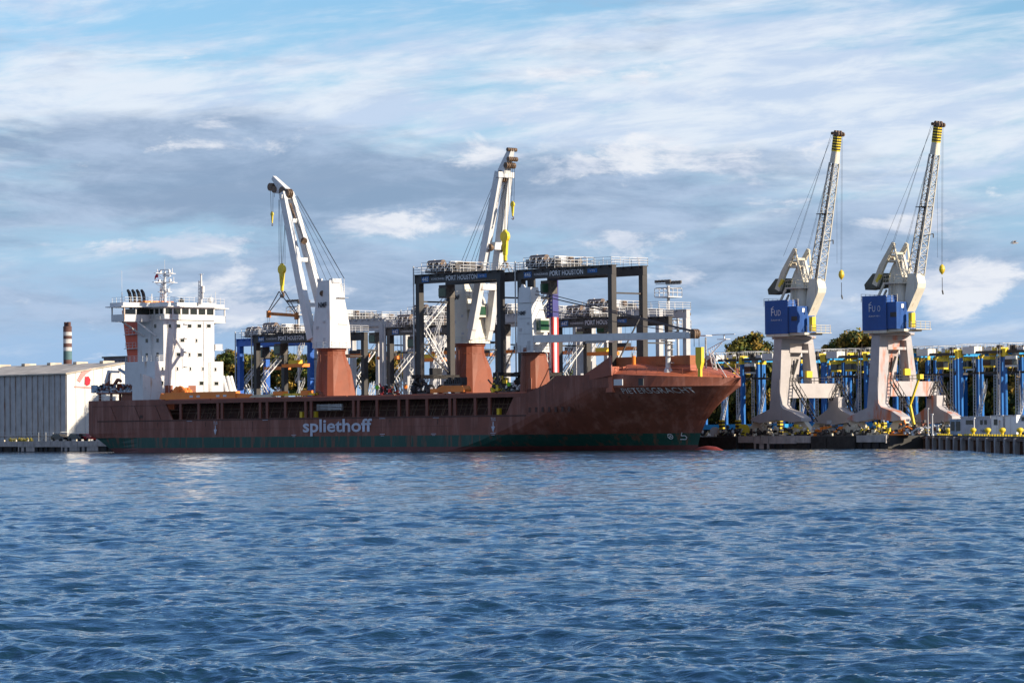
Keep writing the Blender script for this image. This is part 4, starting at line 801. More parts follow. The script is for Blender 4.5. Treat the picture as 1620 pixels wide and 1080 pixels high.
def place_rtg(name, label, col, group, px0, px1, top, yl, z0, num=None, flag=False, darkmachine=1, depth=6.6):
    x0 = FX(px0, yl) if True else 0; x0 = F(px0, top, yl)[0]; x1 = F(px1, top, yl)[0]; H = F(px0, top, yl)[1]-z0
    return rtg((name, label, col, group, darkmachine, z0 > 5), x1-x0, H, (x0, yl, z0), num, flag, depth)
place_rtg('container_gantry_crane', 'black gantry crane numbered 448 standing on the ship deck around the midship crane', 'charcoal', BLK, 661, 789, 436, -6.2, 9.15, '448')
place_rtg('container_gantry_crane', 'black gantry crane numbered 446 on the ship deck, one leg painted with stars and stripes', 'charcoal', BLK, 822, 965, 428.5, -5.4, 9.15, '446', True)
place_rtg('container_gantry_crane', 'black gantry crane numbered 444 on the quay behind the hanging lifting beam', 'charcoal', BLK, 404, 530, 531, 29, QZ, '444')
place_rtg('container_gantry_crane', 'black gantry crane numbered 442 on the quay between the aft and midship cranes', 'charcoal', BLK, 615, 742, 519, 30, QZ, '442')
place_rtg('container_gantry_crane', 'black gantry crane numbered 447 on the quay behind the lowered jib', 'charcoal', BLK, 881, 1010, 506, 29, QZ, '447')
GR = 'pale grey gantry cranes on the quay'
place_rtg('container_gantry_crane', 'pale grey gantry crane with blue panel just right of the aft deck crane', 'grey', GR, 500, 603, 509, 44, QZ, None, darkmachine=0)
place_rtg('container_gantry_crane', 'pale grey gantry crane behind gantry crane 442, left of the midship crane', 'grey', GR, 640, 748, 503, 46, QZ, None, darkmachine=0)
place_rtg('container_gantry_crane', 'pale grey gantry crane seen through gantry crane 448, right of the midship pedestal', 'grey', GR, 756, 866, 500, 45, QZ, None, darkmachine=0)
place_rtg('container_gantry_crane', 'pale grey gantry crane farthest right, behind gantry crane 447', 'grey', GR, 915, 1040, 495, 46, QZ, None, darkmachine=0)
place_rtg('container_gantry_crane', 'pale grey gantry crane of the back row between the aft pedestal and gantry crane 442', 'grey', GR, 556, 650, 514, 62, QZ, None, darkmachine=0)
place_rtg('container_gantry_crane', 'pale grey gantry crane of the back row behind the midship crane', 'grey', GR, 700, 796, 508, 62, QZ, None, darkmachine=0)
place_rtg('container_gantry_crane', 'pale grey gantry crane of the back row behind the forward crane', 'grey', GR, 838, 934, 503, 62, QZ, None, darkmachine=0)
BL = 'blue gantry cranes on the quay'
place_rtg('container_gantry_crane', 'bright blue gantry crane at the left end of the row, behind gantry crane 444', 'blue', BL, 378, 489, 537, 40, QZ, None, darkmachine=0, depth=6.4)

for px, y, pt, lb in ((474, 36, 545, 'between gantry crane 444 and the aft pedestal'), (655, 38, 560, 'left of the gantry crane 448 legs'), (694, 25, 500, 'inside the frame of gantry crane 448'), (900, 40, 540, 'right of the stars and stripes leg'), (1000, 38, 556, 'below the lowered jib of the forward crane')):
    x, z = F(px, pt, y); b = MB(); b.truss((0, 0, 0), (0, 0, z-1.98), 1.3, 1.3, .09, 9)
    for k in range(5): b.stair((-.5, -.5, k*(z-2)/5), (.5, .5, (k+1)*(z-2)/5), .5, 6, .05)
    solo(b, 'scaffold_tower', 'white', 'white lattice stair tower '+lb, 'stair tower', x, y, 1.98, group='white stair towers on the quay')
for px, y, z0, w_, h, mt, lb in ((462, 44, 10, 3.2, 1.7, 'orange', 'orange-red container box hung high left of the aft pedestal'), (583, 42, 10, 2.6, 1.6, 'orange', 'orange-red box between the grey gantry legs'), ):
    pass
# ---------------------------------------------------------------- quay, jetty, ground
AQ = Vector((60.5, 505.5)); BQ = Vector((57.2, 380)); JD = (BQ-AQ).normalized(); JN = Vector((-JD.y, JD.x))     # jetty line runs towards the viewer
if JN.x < 0: JN = -JN
def fr(p): return ((p[0]-OX)*ct-(p[1]-OY)*st, (p[0]-OX)*st+(p[1]-OY)*ct)
XA, YA = fr(AQ)
b = MB(); E_ = AQ+JD*260
gp = [tuple(fw(-700, 13.6).xy), tuple(fw(XA, 13.6).xy), (AQ.x+1.2, AQ.y-2), (E_.x+1.2, E_.y), (900, E_.y), (5000, 9000), (-5000, 9000)]
b.prism(gp, -1.5, 1.98, 'z'); tag(b.build('quay_ground', 'asphalt'), kind='structure')
def quay_wall(name, label, x0, x1, seed):
    T = thing(name, label, 'quay wall', x0, 13); rnd = random.Random(seed); L_ = x1-x0
    b = MB(); b.box(0, L_, .25, .6, -1, 1.9); b.build('backing_wall', 'wetdark', T)
    b = MB(); x = 0
    c = MB(); d = MB()
    while x < L_:
        w_ = min(rnd.choice((3.2, 4.1, 5.6, 6.4)), L_-x)
        if rnd.random() < .84:
            b.box(x, x+w_-.12, -.05, .25, .95+rnd.uniform(-.1, .1), 2.04)
            for k in range(int(w_/1.6)): d.box(x+.5+k*1.6, x+1.1+k*1.6, -.02, .24, -.5, .9) if rnd.random() < .7 else None
            b.box(x, x+w_-.12, .05, .24, .1, 1.0) if rnd.random() < .6 else None
        else: c.box(x, x+w_-.12, -.35, .25, -.6, 1.9)
        x += w_
    b.build('cope_panel', 'concrete', T); c.build('fender_panel', 'wetdark', T); d.build('pile', 'black', T)
    b = MB()
    for k in range(int(L_/4)): b.bar((k*4, -.02, 2.0), (k*4, -.02, 2.35), .25)
    b.build('edge_stops', 'beige', T)
quay_wall('quay_wall', 'low concrete quay wall in front of the white warehouse on the left', -260, -112, 3)
quay_wall('quay_wall', 'low concrete quay wall hidden behind the moored ship hull', -112, 28, 4)
quay_wall('quay_wall', 'low concrete quay wall with dark fender panels below the two portal cranes', 28, XA, 6)
T = bpy.data.objects.new('jetty', None); C.objects.link(T); T.location = (AQ.x, AQ.y, 0); T.rotation_euler = (0, 0, math.atan2(JD.y, JD.x)); T.empty_display_size = .1
tag(T, 'low jetty on pale and rusty steel piles running towards the viewer at the right edge', 'jetty')
b = MB(); LJ = 170; b.box(0, LJ, .3, 3.2, 1.35, 1.97); b.build('deck', 'wetdark', T)
b = MB(); b.box(0, LJ, 1.6, 1.8, -1, 1.4); b.build('back_wall', 'wetdark', T)
s_ = -1 if False else 1
for k in range(17):
    x = 1.5+k*9.6
    b = MB(); b.box(x, x+.9, -.45, .35, -1, 1.8); b.build('pile', 'palepile', T)
    b = MB(); b.box(x-2.2, x-1.6, -.3, .4, -1, 1.7); b.box(x+3.2, x+3.9, -.2, .4, -1, 1.6); b.box(x+6, x+6.4, .0, .5, -1, 1.5); b.build('timber_fender', 'rustpile', T)
    b = MB(); b.bar((x+1.2, .1, .3), (x+4.4, .9, 1.2), .16); b.bar((x+4, .1, 1.1), (x+6.5, .9, .3), .16); b.build('brace', 'rustpile', T)
b = MB(); b.box(0, LJ, -.25, .3, 1.45, 1.75); b.build('waling', 'rustpile', T)
b = MB()
for k in range(60): x = k*2.8+1; b.cbox((x, .45, 2.1), (1.1, .3, .22))
b.build('edge_kerb', 'yellow', T)
def jpt(px, off=1.0):                 # a place on the jetty seen at this column
    u = (px-810)/FOC; t = (AQ.x+off*JN.x-u*(AQ.y+off*JN.y))/(u*JD.y-JD.x); p = AQ+JD*t+JN*off; return fr(p)
for i, px in enumerate((1466, 1482, 1499, 1518, 1538, 1561, 1584, 1612)):
    x, y = jpt(px); b = MB(); s_ = .62; b.lathe([(.02, 0), (.42*s_, 0), (.32*s_, .2), (.3*s_, .42), (.62*s_, .6), (.7*s_, .8), (.45*s_, .98), (.02, 1.04)], (0, 0), 12)
    solo(b, 'mooring_bollard', 'yellow', 'round yellow bollard on the jetty edge, %s' % ('nearest the rusty portal crane', 'second from the portal crane', 'third from the portal crane', 'under the left end of the grey cabin', 'by the flagpole and grey cabin', 'below the lettering on the cabin', 'below the white cabin door', 'nearest the right edge, by the boat')[i], 'bollard', x, y, 1.98, group='yellow bollards along the jetty', smooth=True)
# ---------------------------------------------------------------- portal cranes
M['latticegrey'] = mat('lattice_grey_paint', (.55, .53, .47), .6, var=.15, rust=.4, rustcol=(.12, .07, .04))
def portal(dx, name_lbl, lower, texts):
    Y0 = 18.; x0 = F(1235, 660, Y0)[0]; R = thing('portal_crane', name_lbl, 'portal crane', x0+dx, Y0, 2., 0, 'portal cranes on the quay')
    def P(px, py, y=Y0): a = F(px, py, y); return Vector((a[0]-x0, y-Y0, a[1]-2.))
    def PXZ(px, py, y=Y0): v = P(px, py, y); return (v.x, v.z)
    gr = lower
    # near sill with its leg
    zs0 = P(1235, 667).z; b = MB()
    b.prism([PXZ(*p) for p in ((1195, 665), (1197, 661), (1213, 653), (1225, 647), (1231, 640), (1233, 600), (1241, 600), (1242, 640), (1246, 646), (1262, 652), (1275, 661), (1276, 666), (1262, 668), (1236, 664), (1210, 669))][::-1], -1.1, 1.1); b.build('sill', gr, R)
    ztop_ = P(1238, 536).z; zb = P(1238, 612).z
    def leg(y0, y1, x0_, x1_, xb0, xb1, yb0, yb1, zb_):
        b = MB(); b.loft([[(xb0, yb0, zb_), (xb1, yb0, zb_), (xb1, yb1, zb_), (xb0, yb1, zb_)], [(x0_, y0, ztop_), (x1_, y0, ztop_), (x1_, y1, ztop_), (x0_, y1, ztop_)]]); b.build('leg', gr, R)
    a0 = P(1225, 640).x; a1 = P(1241, 640).x; t0 = P(1231, 536).x; t1 = P(1243, 536).x
    leg(-.9, 1.0, t0, t1, a0, a1, -1.1, 1.3, P(1230, 648).z)
    leg(5.0, 6.2, t0+.2, t1, a0+.4, a1, 6.4, 8.0, P(1268, 612, Y0+6).z)
    b = MB(); xa = a0+.9; b.loft([[(xa, 2.6, zb), (a1-1.1, 2.6, zb), (a1-1.1, 4.2, zb), (xa, 4.2, zb)], [(xa, 2.0, zb+4.3), (a1-1.1, 2.0, zb+4.3), (a1-1.1, 4.9, zb+4.3), (xa, 4.9, zb+4.3)], [(t0+.3, 2.0, ztop_), (t1-.7, 2.0, ztop_), (t1-.7, 4.7, ztop_), (t0+.3, 4.7, ztop_)]])
    b.box(t0, t1+.05, .9, 5, ztop_-2.1, ztop_-1.7); b.box(t0, t1, -.9, 6.0, ztop_-.7, ztop_); b.build('tower_core', gr, R)
    b = MB(); b.bar((a1-1.06, 3.2, zb+1.9), (t1-.95, 3.7, zb+4.3), .06, .5, up=(0, 1, 0)); b.build('core_opening', 'black', R)
    # portal beam to the inland leg
    zt1 = P(1300, 606, Y0+6).z; zt0 = P(1300, 629, Y0+6).z; b = MB(); b.box(a0+.1, a1+.15, .5, 12.6, zt0, zt1); b.build('portal_beam', gr, R)
    YL = 11.4; b = MB(); xL0 = F(1316, 640, Y0+YL)[0]-x0; xL1 = F(1333, 640, Y0+YL)[0]-x0
    def Q(px, py): a = F(px, py, Y0+YL); return (a[0]-x0, a[1]-2)
    b.prism([Q(*p) for p in ((1293, 668), (1294, 662), (1305, 656), (1317, 646), (1318, 628), (1333, 628), (1333, 644), (1338, 649), (1350, 655), (1356, 660), (1356, 667), (1322, 672))][::-1], YL-1.0, YL+1.1); b.build('inland_sill', gr, R)
    for (yy, xc) in ((0, (P(1195, 665).x, P(1276, 665).x)), (YL, (Q(1293, 665)[0], Q(1356, 665)[0]))):
        for e, s in zip(xc, (1, -1)):
            b = MB(); c = e+s*1.0; b.prism([(c-2.1, .9), (c-.5, 2.6), (c+.5, 2.6), (c+2.1, .9), (c+2.1, .5), (c-2.1, .5)], yy-.5, yy+.5); bg_ = b.build('bogie', 'beige', R)
            for k in (-1.5, -.5, .5, 1.5): w_ = MB(); w_.tube((c+k, yy-.65, .45), (c+k, yy+.65, .45), .42, 12); w_.build('wheel', 'dark', bg_)
    b = MB(); b.lathe([(3.3, ztop_), (3.4, ztop_+.12), (3.4, ztop_+.4), (2.6, ztop_+.45), (2.4, ztop_+1.1)], ((t0+t1)/2+.1, 2.6), 24); b.rail([(t0-.4, -1.2, ztop_+.4), (t1+.6, -1.2, ztop_+.4), (t1+.6, 6.2, ztop_+.4)], .9, .05, 1.2, 2); b.build('slewing_ring', gr, R)
    b = MB(); b.stair((a1+.5, 1.6, zt1-.2), (a1+1.2+3.2, 2.2, zs0), .8, 14, .07); b.stair((a1+.3, 12.3, zt1), (a1+3.6, 12.6, zs0), .8, 14, .07); b.stair((a1+.3, 10.2, zt0-.3), (a1+.3, 12.2, zt1), .6, 8, .07, (1, 0, 0))
    b.rail([(a1+.2, 1, zt1), (a1+.2, 12.4, zt1)], .9, .05, 1.1, 2); b.stair((a1, 1.6, zt1), (a1-.2, 2.4, zb+3.4), .6, 8, .05, (1, 0, 0)); b.build('stairs', 'dark', R)
    b = MB(); b.box(a1+.1, a1+.5, 4.6, 5.9, zt1+.9, zt1+1.9); b.build('switch_box', 'yellow', R)
    # machine house
    yh = -1.6; b = MB(); zc0 = P(1235, 528, Y0+yh).z; zc1 = P(1228, 475, Y0+yh).z; zc2 = P(1250, 484.5, Y0+yh).z; x1 = P(1210, 500, Y0+yh).x; x2 = P(1246, 500, Y0+yh).x; x3 = P(1260.5, 500, Y0+yh).x
    b.box(x1, x2, yh, yh+4.6, zc0, zc1); b.box(x2, x3, yh+.1, yh+2.3, zc0+.15, zc2); b.box(x2-.5, x3-.5, yh+2.3, yh+4.6, zc0+.15, zc2)
    for k in range(8): b.box(x3, x3+.05, yh+.2+k*.28, yh+.32+k*.28, zc0+.25, zc2-.1)
    for k in range(14): xx = x1+.3+k*.26; 
    house = b.build('machine_house', 'hutblue', R)
    b = MB(); b.box(x2+.1, x2+.15, yh-.03, yh, zc0, zc1-.2); b.box(x2+.7, x2+1.9, yh+.06, yh+.1, zc0+1.9, zc0+2.6); b.build('house_vent', 'dark', house)
    b = MB(); b.box(x1+.1, x2-.1, yh+.1, yh+4.4, zc0-.4, zc0); b.box(x2, x3+1.2, yh+.4, yh+4.4, zc0-.25, zc0+.1); b.rail([(x1-.15, yh, zc1-.9), (x1-.15, yh+4, zc1-.9)], 1.2, .06, 1.0, 3); b.rail([(x2, yh+.1, zc2), (x3+.2, yh+.1, zc2)], 1.1, .06, 1.0, 3); b.build('house_base', 'cream', house)
    fx0 = x1+1.35; fw_ = 2.05; g_ = .15
    text('F', 'house_lettering', 'textwhite', house, fx0, fx0+.5, zc1-2.35, zc1-1.3, yh-.03, bold=texts[1]); text('U', 'house_lettering', 'textwhite', house, fx0+.66, fx0+1.24, zc1-2.35, zc1-1.5, yh-.03, bold=texts[1])
    text(texts[0], 'house_lettering', 'textwhite', house, fx0+1.4+texts[2], fx0+1.98+texts[2], zc1-2.35, zc1-1.5, yh-.03, bold=texts[1]); b = MB(); b.prism([(fx0-.05, zc1-1.35), (fx0+.5, zc1-1.0), (fx0+.5, zc1-.9), (fx0-.05, zc1-1.25)], yh-.04, yh-.01); b.build('house_mark', 'textwhite', house)
    text('ŻURAW NR %s' % texts[3], 'number_lettering', 'textwhite', house, x1+1.3, x1+3.5, zc0+2.0, zc0+2.3, yh-.03)
    b = MB(); b.box(x3, x3+.06, yh+1.2, yh+1.8, zc2-.9, zc2-.3); b.build('house_sign', 'textwhite', house)
    # slewing tower, counterweight lever, A-frame
    xt = (t0+t1)/2+1.9; zt_ = zc2-.3; b = MB(); zm = P(1262, 455, Y0+2).z; b.lathe([(1.75, ztop_+1), (1.75, zm-2.5), (1.6, zm-.1)], (xt, 2.4), 18)
    b.lathe([(2.5, zm-.2), (2.55, zm)], (xt, 2.4), 20); zp = P(1266, 412, Y0+2.4).z
    b.loft([[(xt-1.3, 1.4, zm), (xt+1.4, 1.4, zm), (xt+1.4, 3.4, zm), (xt-1.3, 3.4, zm)], [(xt-.1, 2.0, zp), (xt+.8, 2.0, zp), (xt+.8, 2.8, zp), (xt-.1, 2.8, zp)]]); b.build('slewing_tower', 'cream', R)
    b = MB(); b.rail([(xt+2.4*math.cos(a), 2.4+2.4*math.sin(a), zm) for a in np.linspace(-math.pi, math.pi, 11)], 1.1, .06, 1.5, 2); b.stair((xt+.2, .55, zm-5.5), (xt+.2, .6, zm+.2), .6, 14, .05, (1, 0, 0)); b.bar((xt-2.2, 2, zm-1), (xt-4.3, 2, zm-4.3), .25); b.bar((xt-1.0, 0, zm-.3), (xt-2.8, -.3, zm-3.6), .3); b.build('tower_gallery', 'beige', R)
    b = MB()
    for e in (-1.5, 1.5):
        p0, p1, p2 = Vector((xt-3.4, 2.4+e, zm-.3)), Vector((xt-2.2, 2.4+e, zm+2.2)), Vector((xt+.3, 2.4+e, P(1272, 393, Y0+1).z))
        b.bar(p0, p1, .55, 1.0, .5, .95, up=(1, 0, 0)); b.bar(p1, p2, .5, 1.0, .45, .55, up=(1, 0, 0)); b.bar(p2, Vector((xt+1.0, 2.4+e, zp-2.2)), .2); b.bar(p2, Vector((xt+1.3, 2.4+e*.6, zm+.8)), .12)
    b.bar((xt-1.3, .9, zm+3.7), (xt-1.3, 3.9, zm+3.7), .5, 1.0); b.bar((xt-.2, .9, zm+4.4), (xt-.2, 3.9, zm+4.4), .3); b.box(xt-2.2, xt+.9, 1.0, 3.8, zm+3.1, zm+3.35)
    b.build('counterweight_lever', 'beige', R)
    b = MB(); b.prism([(xt-5.9, zm-.1), (xt-4.2, zm+1.5), (xt-2.2, zm+1.5), (xt-2.5, zm-.6), (xt-5.7, zm-.9)], 1.2, 3.6); b.build('counterweight', 'olive', R)
    b = MB(); b.bar((xt-3.0, .75, zm+.2), (xt-2.2, .75, zm+1.3), .3, .5); b.bar((xt-2.5, 3.95, zm+.2), (xt-1.9, 3.95, zm+.9), .3, .5); b.build('warning_stripes', 'yellow', R)
    # jib: solid heel, lattice, striped head
    Yj = Y0+2.4
    def J(px, py): a = F(px, py, Yj); return (a[0]-x0, a[1]-2)
    b = MB(); heel = [J(*p) for p in ((1279, 508), (1281, 485), (1283, 462), (1286, 441), (1298, 441), (1301, 456), (1300, 463), (1290, 487), (1281, 508))]; b.prism(heel, 1.5, 3.3); b.build('jib_heel', 'cream', R)
    p0 = J(1292, 443); p1 = J(1320, 258); b = MB(); q0, q1 = Vector((p0[0], 2.4, p0[1])), Vector((p1[0], 2.4, p1[1]))
    n = 17; d = (q1-q0).normalized(); a_ = Vector((d.z, 0, -d.x)); c4 = lambda t: [q0.lerp(q1, t)+a_*i*(.85-.35*t)+Vector((0, j*(.9-.35*t), 0)) for i, j in ((-1, -1), (1, -1), (1, 1), (-1, 1))]
    A_, B_ = c4(0), c4(1)
    for i in range(4): b.bar(A_[i], B_[i], .17)
    for k in range(n):
        u, v_ = c4(k/n), c4((k+1)/n)
        for i in range(4): j = (i+1) % 4; b.bar(u[i if k % 2 else j], v_[j if k % 2 else i], .08); b.bar(v_[i], v_[j], .06)
    b.build('jib_lattice', 'latticegrey', R)
    b = MB(); b.bar(q0+a_*.0+Vector((0, -.3, 0)), q1+Vector((0, -.3, 0)), .22); m_ = q0.lerp(q1, .57); b.box(m_.x-1.3, m_.x+.7, 1.4, 3.0, m_.z-.1, m_.z); b.bar(m_+Vector((-.9, 0, 0)), m_+Vector((-1.1, 0, 1.0)), .1); m2 = q0.lerp(q1, .32); b.bar(m2, m2+Vector((2.2, 0, .3)), .1); b.bar(m2+Vector((2.2, 0, .3)), m2+Vector((2.2, 0, -.3)), .12); b.build('jib_walkway', 'dark', R)
    e1 = J(1325, 214); q2 = Vector((e1[0], 2.4, e1[1])); b = MB(); k_ = 12
    qm = q1.lerp(q2, .42); b.m = 0; b.bar(q1, qm, 1.1, 1.0, .9, .9, up=(1, 0, 0))
    for k in range(k_): b.m = 1+(k % 2); b.bar(qm.lerp(q2, k/k_), qm.lerp(q2, (k+1)/k_), .95, .95, up=(1, 0, 0))
    b.build('jib_head', ['cream', 'yellow', 'black'], R)
    b = MB()
    for ex, ez, r in ((-.5, .3, .24), (.55, .1, .34), (.1, .45, .26)):
        for y in (1.8, 2.4, 3.0): b.tube((q2.x+ex, y-.12, q2.z+ez), (q2.x+ex, y+.12, q2.z+ez), r, 12)
    b.build('head_sheaves', 'drum', R)
    hkp = J(1331, 427); b = MB(); top = Vector((xt+.3, 0, P(1272, 393, Y0+1).z))
    for e in (-1.5, 1.5):
        for f_ in (0, .25): b.tube((top.x-f_, 2.4+e, top.z), (q2.x-.5, 2.4+e*.5, q2.z+.4), .025, 4)
    b.tube((xt-2.5, 1.2, top.z-1), (q2.x-.6, 2.2, q2.z+.4), .025, 4)
    for f_ in (-.1, .1): b.tube((q2.x+.9+f_, 2.4, q2.z+.3), (hkp[0]+f_, 2.4, hkp[1]), .022, 4)
    b.tube((q2.x+.2, 2.0, q2.z), (hkp[0]-.5, 2.0, hkp[1]+1), .022, 4); b.build('ropes', 'cable', R)
    b = MB(); x, z = hkp; b.lathe([(.05, z-1.5), (.36, z-1.1), (.46, z-.75), (.36, z-.25), (.1, z)], (x, 2.4), 12); hk = b.build('hook_block', 'yellow', R, smooth=False)
    b = MB(); b.tube((x, 2.4, z-1.9), (x, 2.4, z-3.9), .05, 5); b.bar((x, 2.4, z-3.8), (x+.15, 2.4, z-4.4), .16); b.build('hook', 'dark', hk)
    b = MB(); xc = x3+.9; b.box(xc-.3, xc+.35, .5, 1.3, zc0+.3, zc0+2.5); cb = b.build('operator_cab', 'yellow', R); b = MB(); b.rail([(xc-.5, .2, zc0+.1), (xc+1.4, .2, zc0+.1), (xc+1.4, 3.4, zc0+.1)], 1.1, .06, 1, 3); b.box(xc-.6, xc+1.5, .1, 3.6, zc0, zc0+.1); b.build('cab_platform', 'beige', R)
    return R
portal(0, 'pale grey portal crane with dark blue machine house, the left of the pair', 'cranegrey', ('D', .0, 0, '2'))
portal(19.75, 'rust streaked pinkish portal crane with blue machine house, right of its twin', 'cranerusty', ('O', -.01, .25, '1'))
# ---------------------------------------------------------------- straddle carriers
def carrier(v=0):
    Lc, Wc, Hc = 8.6, 4.9, 13.0; R = bpy.data.objects.new('straddle_carrier', None); C.objects.link(R); R.empty_display_size = .1
    for (x, y) in ((0, 0), (Lc, 0), (0, Wc), (Lc, Wc)):
        b = MB(); b.box(x-.21, x+.21, y-.22, y+.22, 1.7, Hc-1.0); lg = b.build('leg', 'carrierblue', R); b = MB(); b.box(x-.3, x+.3, y-.3, y+.3, Hc-1.3, Hc-.1); b.build('leg_cap', 'yellow', lg)
    for y in (0, Wc):
        b = MB(); b.box(-1.2, Lc+1.2, y-.45, y+.45, 1.1, 1.9); b.build('sill_beam', 'carrierbluelit', R); b = MB(); b.box(.35, Lc-.35, y-.25, y+.25, Hc-.75, Hc-.35); b.build('top_beam', 'charcoal', R)
        for x in (-.5, 2.2, 6.4, 9.1): b = MB(); b.tube((x, y-.3, .75), (x, y+.3, .75), .75, 12); w_ = b.build('wheel', 'black', R); b = MB(); b.tube((x, y-.33, .75), (x, y+.33, .75), .3, 8); b.build('rim', 'lightgrey', w_)
    for x in (0, Lc): b = MB(); b.box(x-.25, x+.25, .35, Wc-.35, Hc-.95, Hc-.25); b.build('cross_beam', 'carrierbluelit', R)
    b = MB(); ex = .9 if v == 0 else 5.2; b.box(ex, ex+2.3, -.7, 1.2, Hc-.75, Hc+.35); b.build('engine_housing', 'white', R)
    b = MB(); wx_ = 5.6 if v == 0 else 2.2; b.box(wx_, wx_+1.6, .6, 2.6, Hc-.7, Hc+.15); b.box(wx_-.6, wx_, .6, 1.6, Hc-1.1, Hc-.3); b.build('winch_housing', 'yellow' if v == 0 else 'lightgrey', R)
    b = MB(); c0 = 5.0 if v == 0 else 1.4; b.box(c0, c0+1.3, -.8, .5, Hc-2.9, Hc-1.2); cb = b.build('operator_cab', 'yellow' if v == 0 else 'white', R); b = MB(); b.box(c0-.05, c0+1.35, -.85, .4, Hc-2.6, Hc-1.7); b.build('cab_glass', 'glass', cb)
    b = MB(); b.rail([(0, -.4, Hc-.1), (Lc, -.4, Hc-.1), (Lc, Wc+.4, Hc-.1), (0, Wc+.4, Hc-.1), (0, -.4, Hc-.1)], .9, .04, 1.6, 1); b.stair((Lc-.9, -.5, 2), (Lc-.9, -.4, Hc-1), .5, 22, .05, (1, 0, 0)); b.stair((1.2, Wc*.5, 1.8), (2.8, Wc*.5, 7.5), .6, 12, .06); b.truss((3.2, .4, 2), (3.2, .4, Hc-3.5), .5, .5, .05, 10); b.build('ladders_and_rails', 'lightgrey', R)
    b = MB(); b.box(.8, Lc-.8, 1.5, Wc-1.5, 9.2, 9.5)
    for x in (1.6, Lc-1.6):
        for y in (1.4, Wc-1.4): b.tube((x, y, 9.5), (x, y, Hc-.8), .03, 4); b.bar((x, y, 9.4), (x+.2, y, 10.2), .2)
    b.build('spreader', 'dark', R)
    rnd = random.Random(4); b = MB()
    for k in range(9): x, y, s_ = rnd.uniform(.6, 8), rnd.uniform(0, 4.6), rnd.uniform(.12, .28); b.box(x-s_, x+s_, y-s_, y+s_, Hc-.5, Hc+.2+s_*1.4)
    b.build('roof_machinery', 'machine', R)
    return R
cs = [(1112, 40, 'partly hidden behind the ship bow'), (1176, 40, 'just right of the ship bow'), (1242, 41, 'behind the leg of the left portal crane'), (1304, 40, 'between the two portal cranes'), (1369, 40, 'behind the leg of the right portal crane'), (1448, 42, 'just right of the rusty portal crane tower'), (1520, 38, 'above the low grey cabin on the right'), (1583, 38, 'in the front row cut by the right edge'),
      (1146, 56, 'of the back row behind the ship bow'), (1286, 56, 'of the back row under the left portal beam'), (1415, 57, 'of the back row behind the rusty crane beam'), (1487, 56, 'of the back row above the rusty leg'), (1555, 57, 'of the back row over the white cabin'), (1225, 70, 'of the rear row beside the left crane leg'), (1332, 69, 'of the rear row between the portal cranes'), (1468, 71, 'of the rear row near the slender poles'), (1518, 70, 'of the rear row above the kiosk'), (1590, 71, 'of the rear row above the white container')]
protos = [carrier(0), carrier(1)]; RV = random.Random(6)
for i, (px, y, lb) in enumerate(cs):
    o = protos[i] if i < 2 else copy_tree(protos[(i*5+i//3) % 2])
    o.location = fw(FX(px, y)+RV.uniform(-.5, .5), y+RV.uniform(-.6, .6), 1.98); o.rotation_euler = (0, 0, -TH+(math.pi if False else 0)); o.scale = (1, 1, 1) if y < 50 else (.96, 1, 1.03)
    tag(o, 'tall blue straddle carrier with yellow caps, '+lb, 'straddle carrier', 'straddle carriers parked behind the portal cranes')
M['drumgrey'] = mat('rib_grey', (.42, .37, .33), .7, var=.3, rust=.4); M['palepink'] = mat('faded_pink_paint', (.62, .30, .27), .7); M['weeds'] = mat('yellow_weeds', (.35, .30, .05), .8); M['cabingrey'] = mat('cabin_grey', (.52, .50, .52), .6)  # warehouse ribs slightly darker and browner than the wall sheet
# ---------------------------------------------------------------- warehouse, sheds, chimney, masts
XW = F(105, 650, 20)[0]; ZE = 15.0-1.98
ya, za = G(196, 576, XW); W = thing('warehouse', 'long pale corrugated warehouse with a lit gable end, left of the ship', 'warehouse', XW, 20, 1.98)
yr = ya-20+.3; slope = (za-15.0)/(ya-20); zr = ZE+slope*yr
b = MB(); b.box(-240, 0, 0, 2*yr, 0, ZE); b.build('wall', 'tin', W)
b = MB()
for k in range(125): x = -1.9*k; b.box(x-.16, x+.02, -.14, 0, .2, ZE-.1)
b.box(-240, .1, -.16, 0, 1.0, 1.15); b.build('wall_ribs', 'drumgrey', W)
b = MB(); b.prism([(0, 0), (2*yr, 0), (2*yr, ZE), (yr, zr), (0, ZE)], .02, .25, 'x'); g = b.build('gable_wall', 'tinlit', W)
b = MB()
for k in range(1, 24): y = k*2.15; zz = ZE+slope*min(y, 2*yr-y); b.box(.25, .34, y-.07, y+.07, 0, zz-.1)
b.build('gable_ribs', 'lightgrey', g)
b = MB(); b.add([(-240, -.5, ZE-.05), (.6, -.5, ZE-.05), (.6, yr, zr+.1), (-240, yr, zr+.1), (-240, -.5, ZE+.2), (.6, -.5, ZE+.2), (.6, yr, zr+.4), (-240, yr, zr+.4)], [(0, 3, 2, 1), (4, 5, 6, 7), (0, 1, 5, 4), (1, 2, 6, 5), (2, 3, 7, 6), (3, 0, 4, 7)])
b.add([(-240, yr, zr+.1), (.6, yr, zr+.1), (.6, 2*yr+.5, ZE-.05), (-240, 2*yr+.5, ZE-.05), (-240, yr, zr+.39), (.6, yr, zr+.39), (.6, 2*yr+.5, ZE+.2), (-240, 2*yr+.5, ZE+.2)], [(0, 3, 2, 1), (4, 5, 6, 7), (0, 1, 5, 4), (1, 2, 6, 5), (2, 3, 7, 6), (3, 0, 4, 7)])
for k in range(9): x = -6-k*9; b.box(x-.6, x+.6, yr-1.4, yr+1.4, zr+.2, zr+.75)
b.build('roof', 'roof', W)
yl_, zl_ = G(131, 603, XW); b = MB(); b.lathe([(.01, 0), (1.3, 0), (1.3, .05), (.01, .05)], (0, 0), 16); zz = zl_-1.98; yy = yl_-20
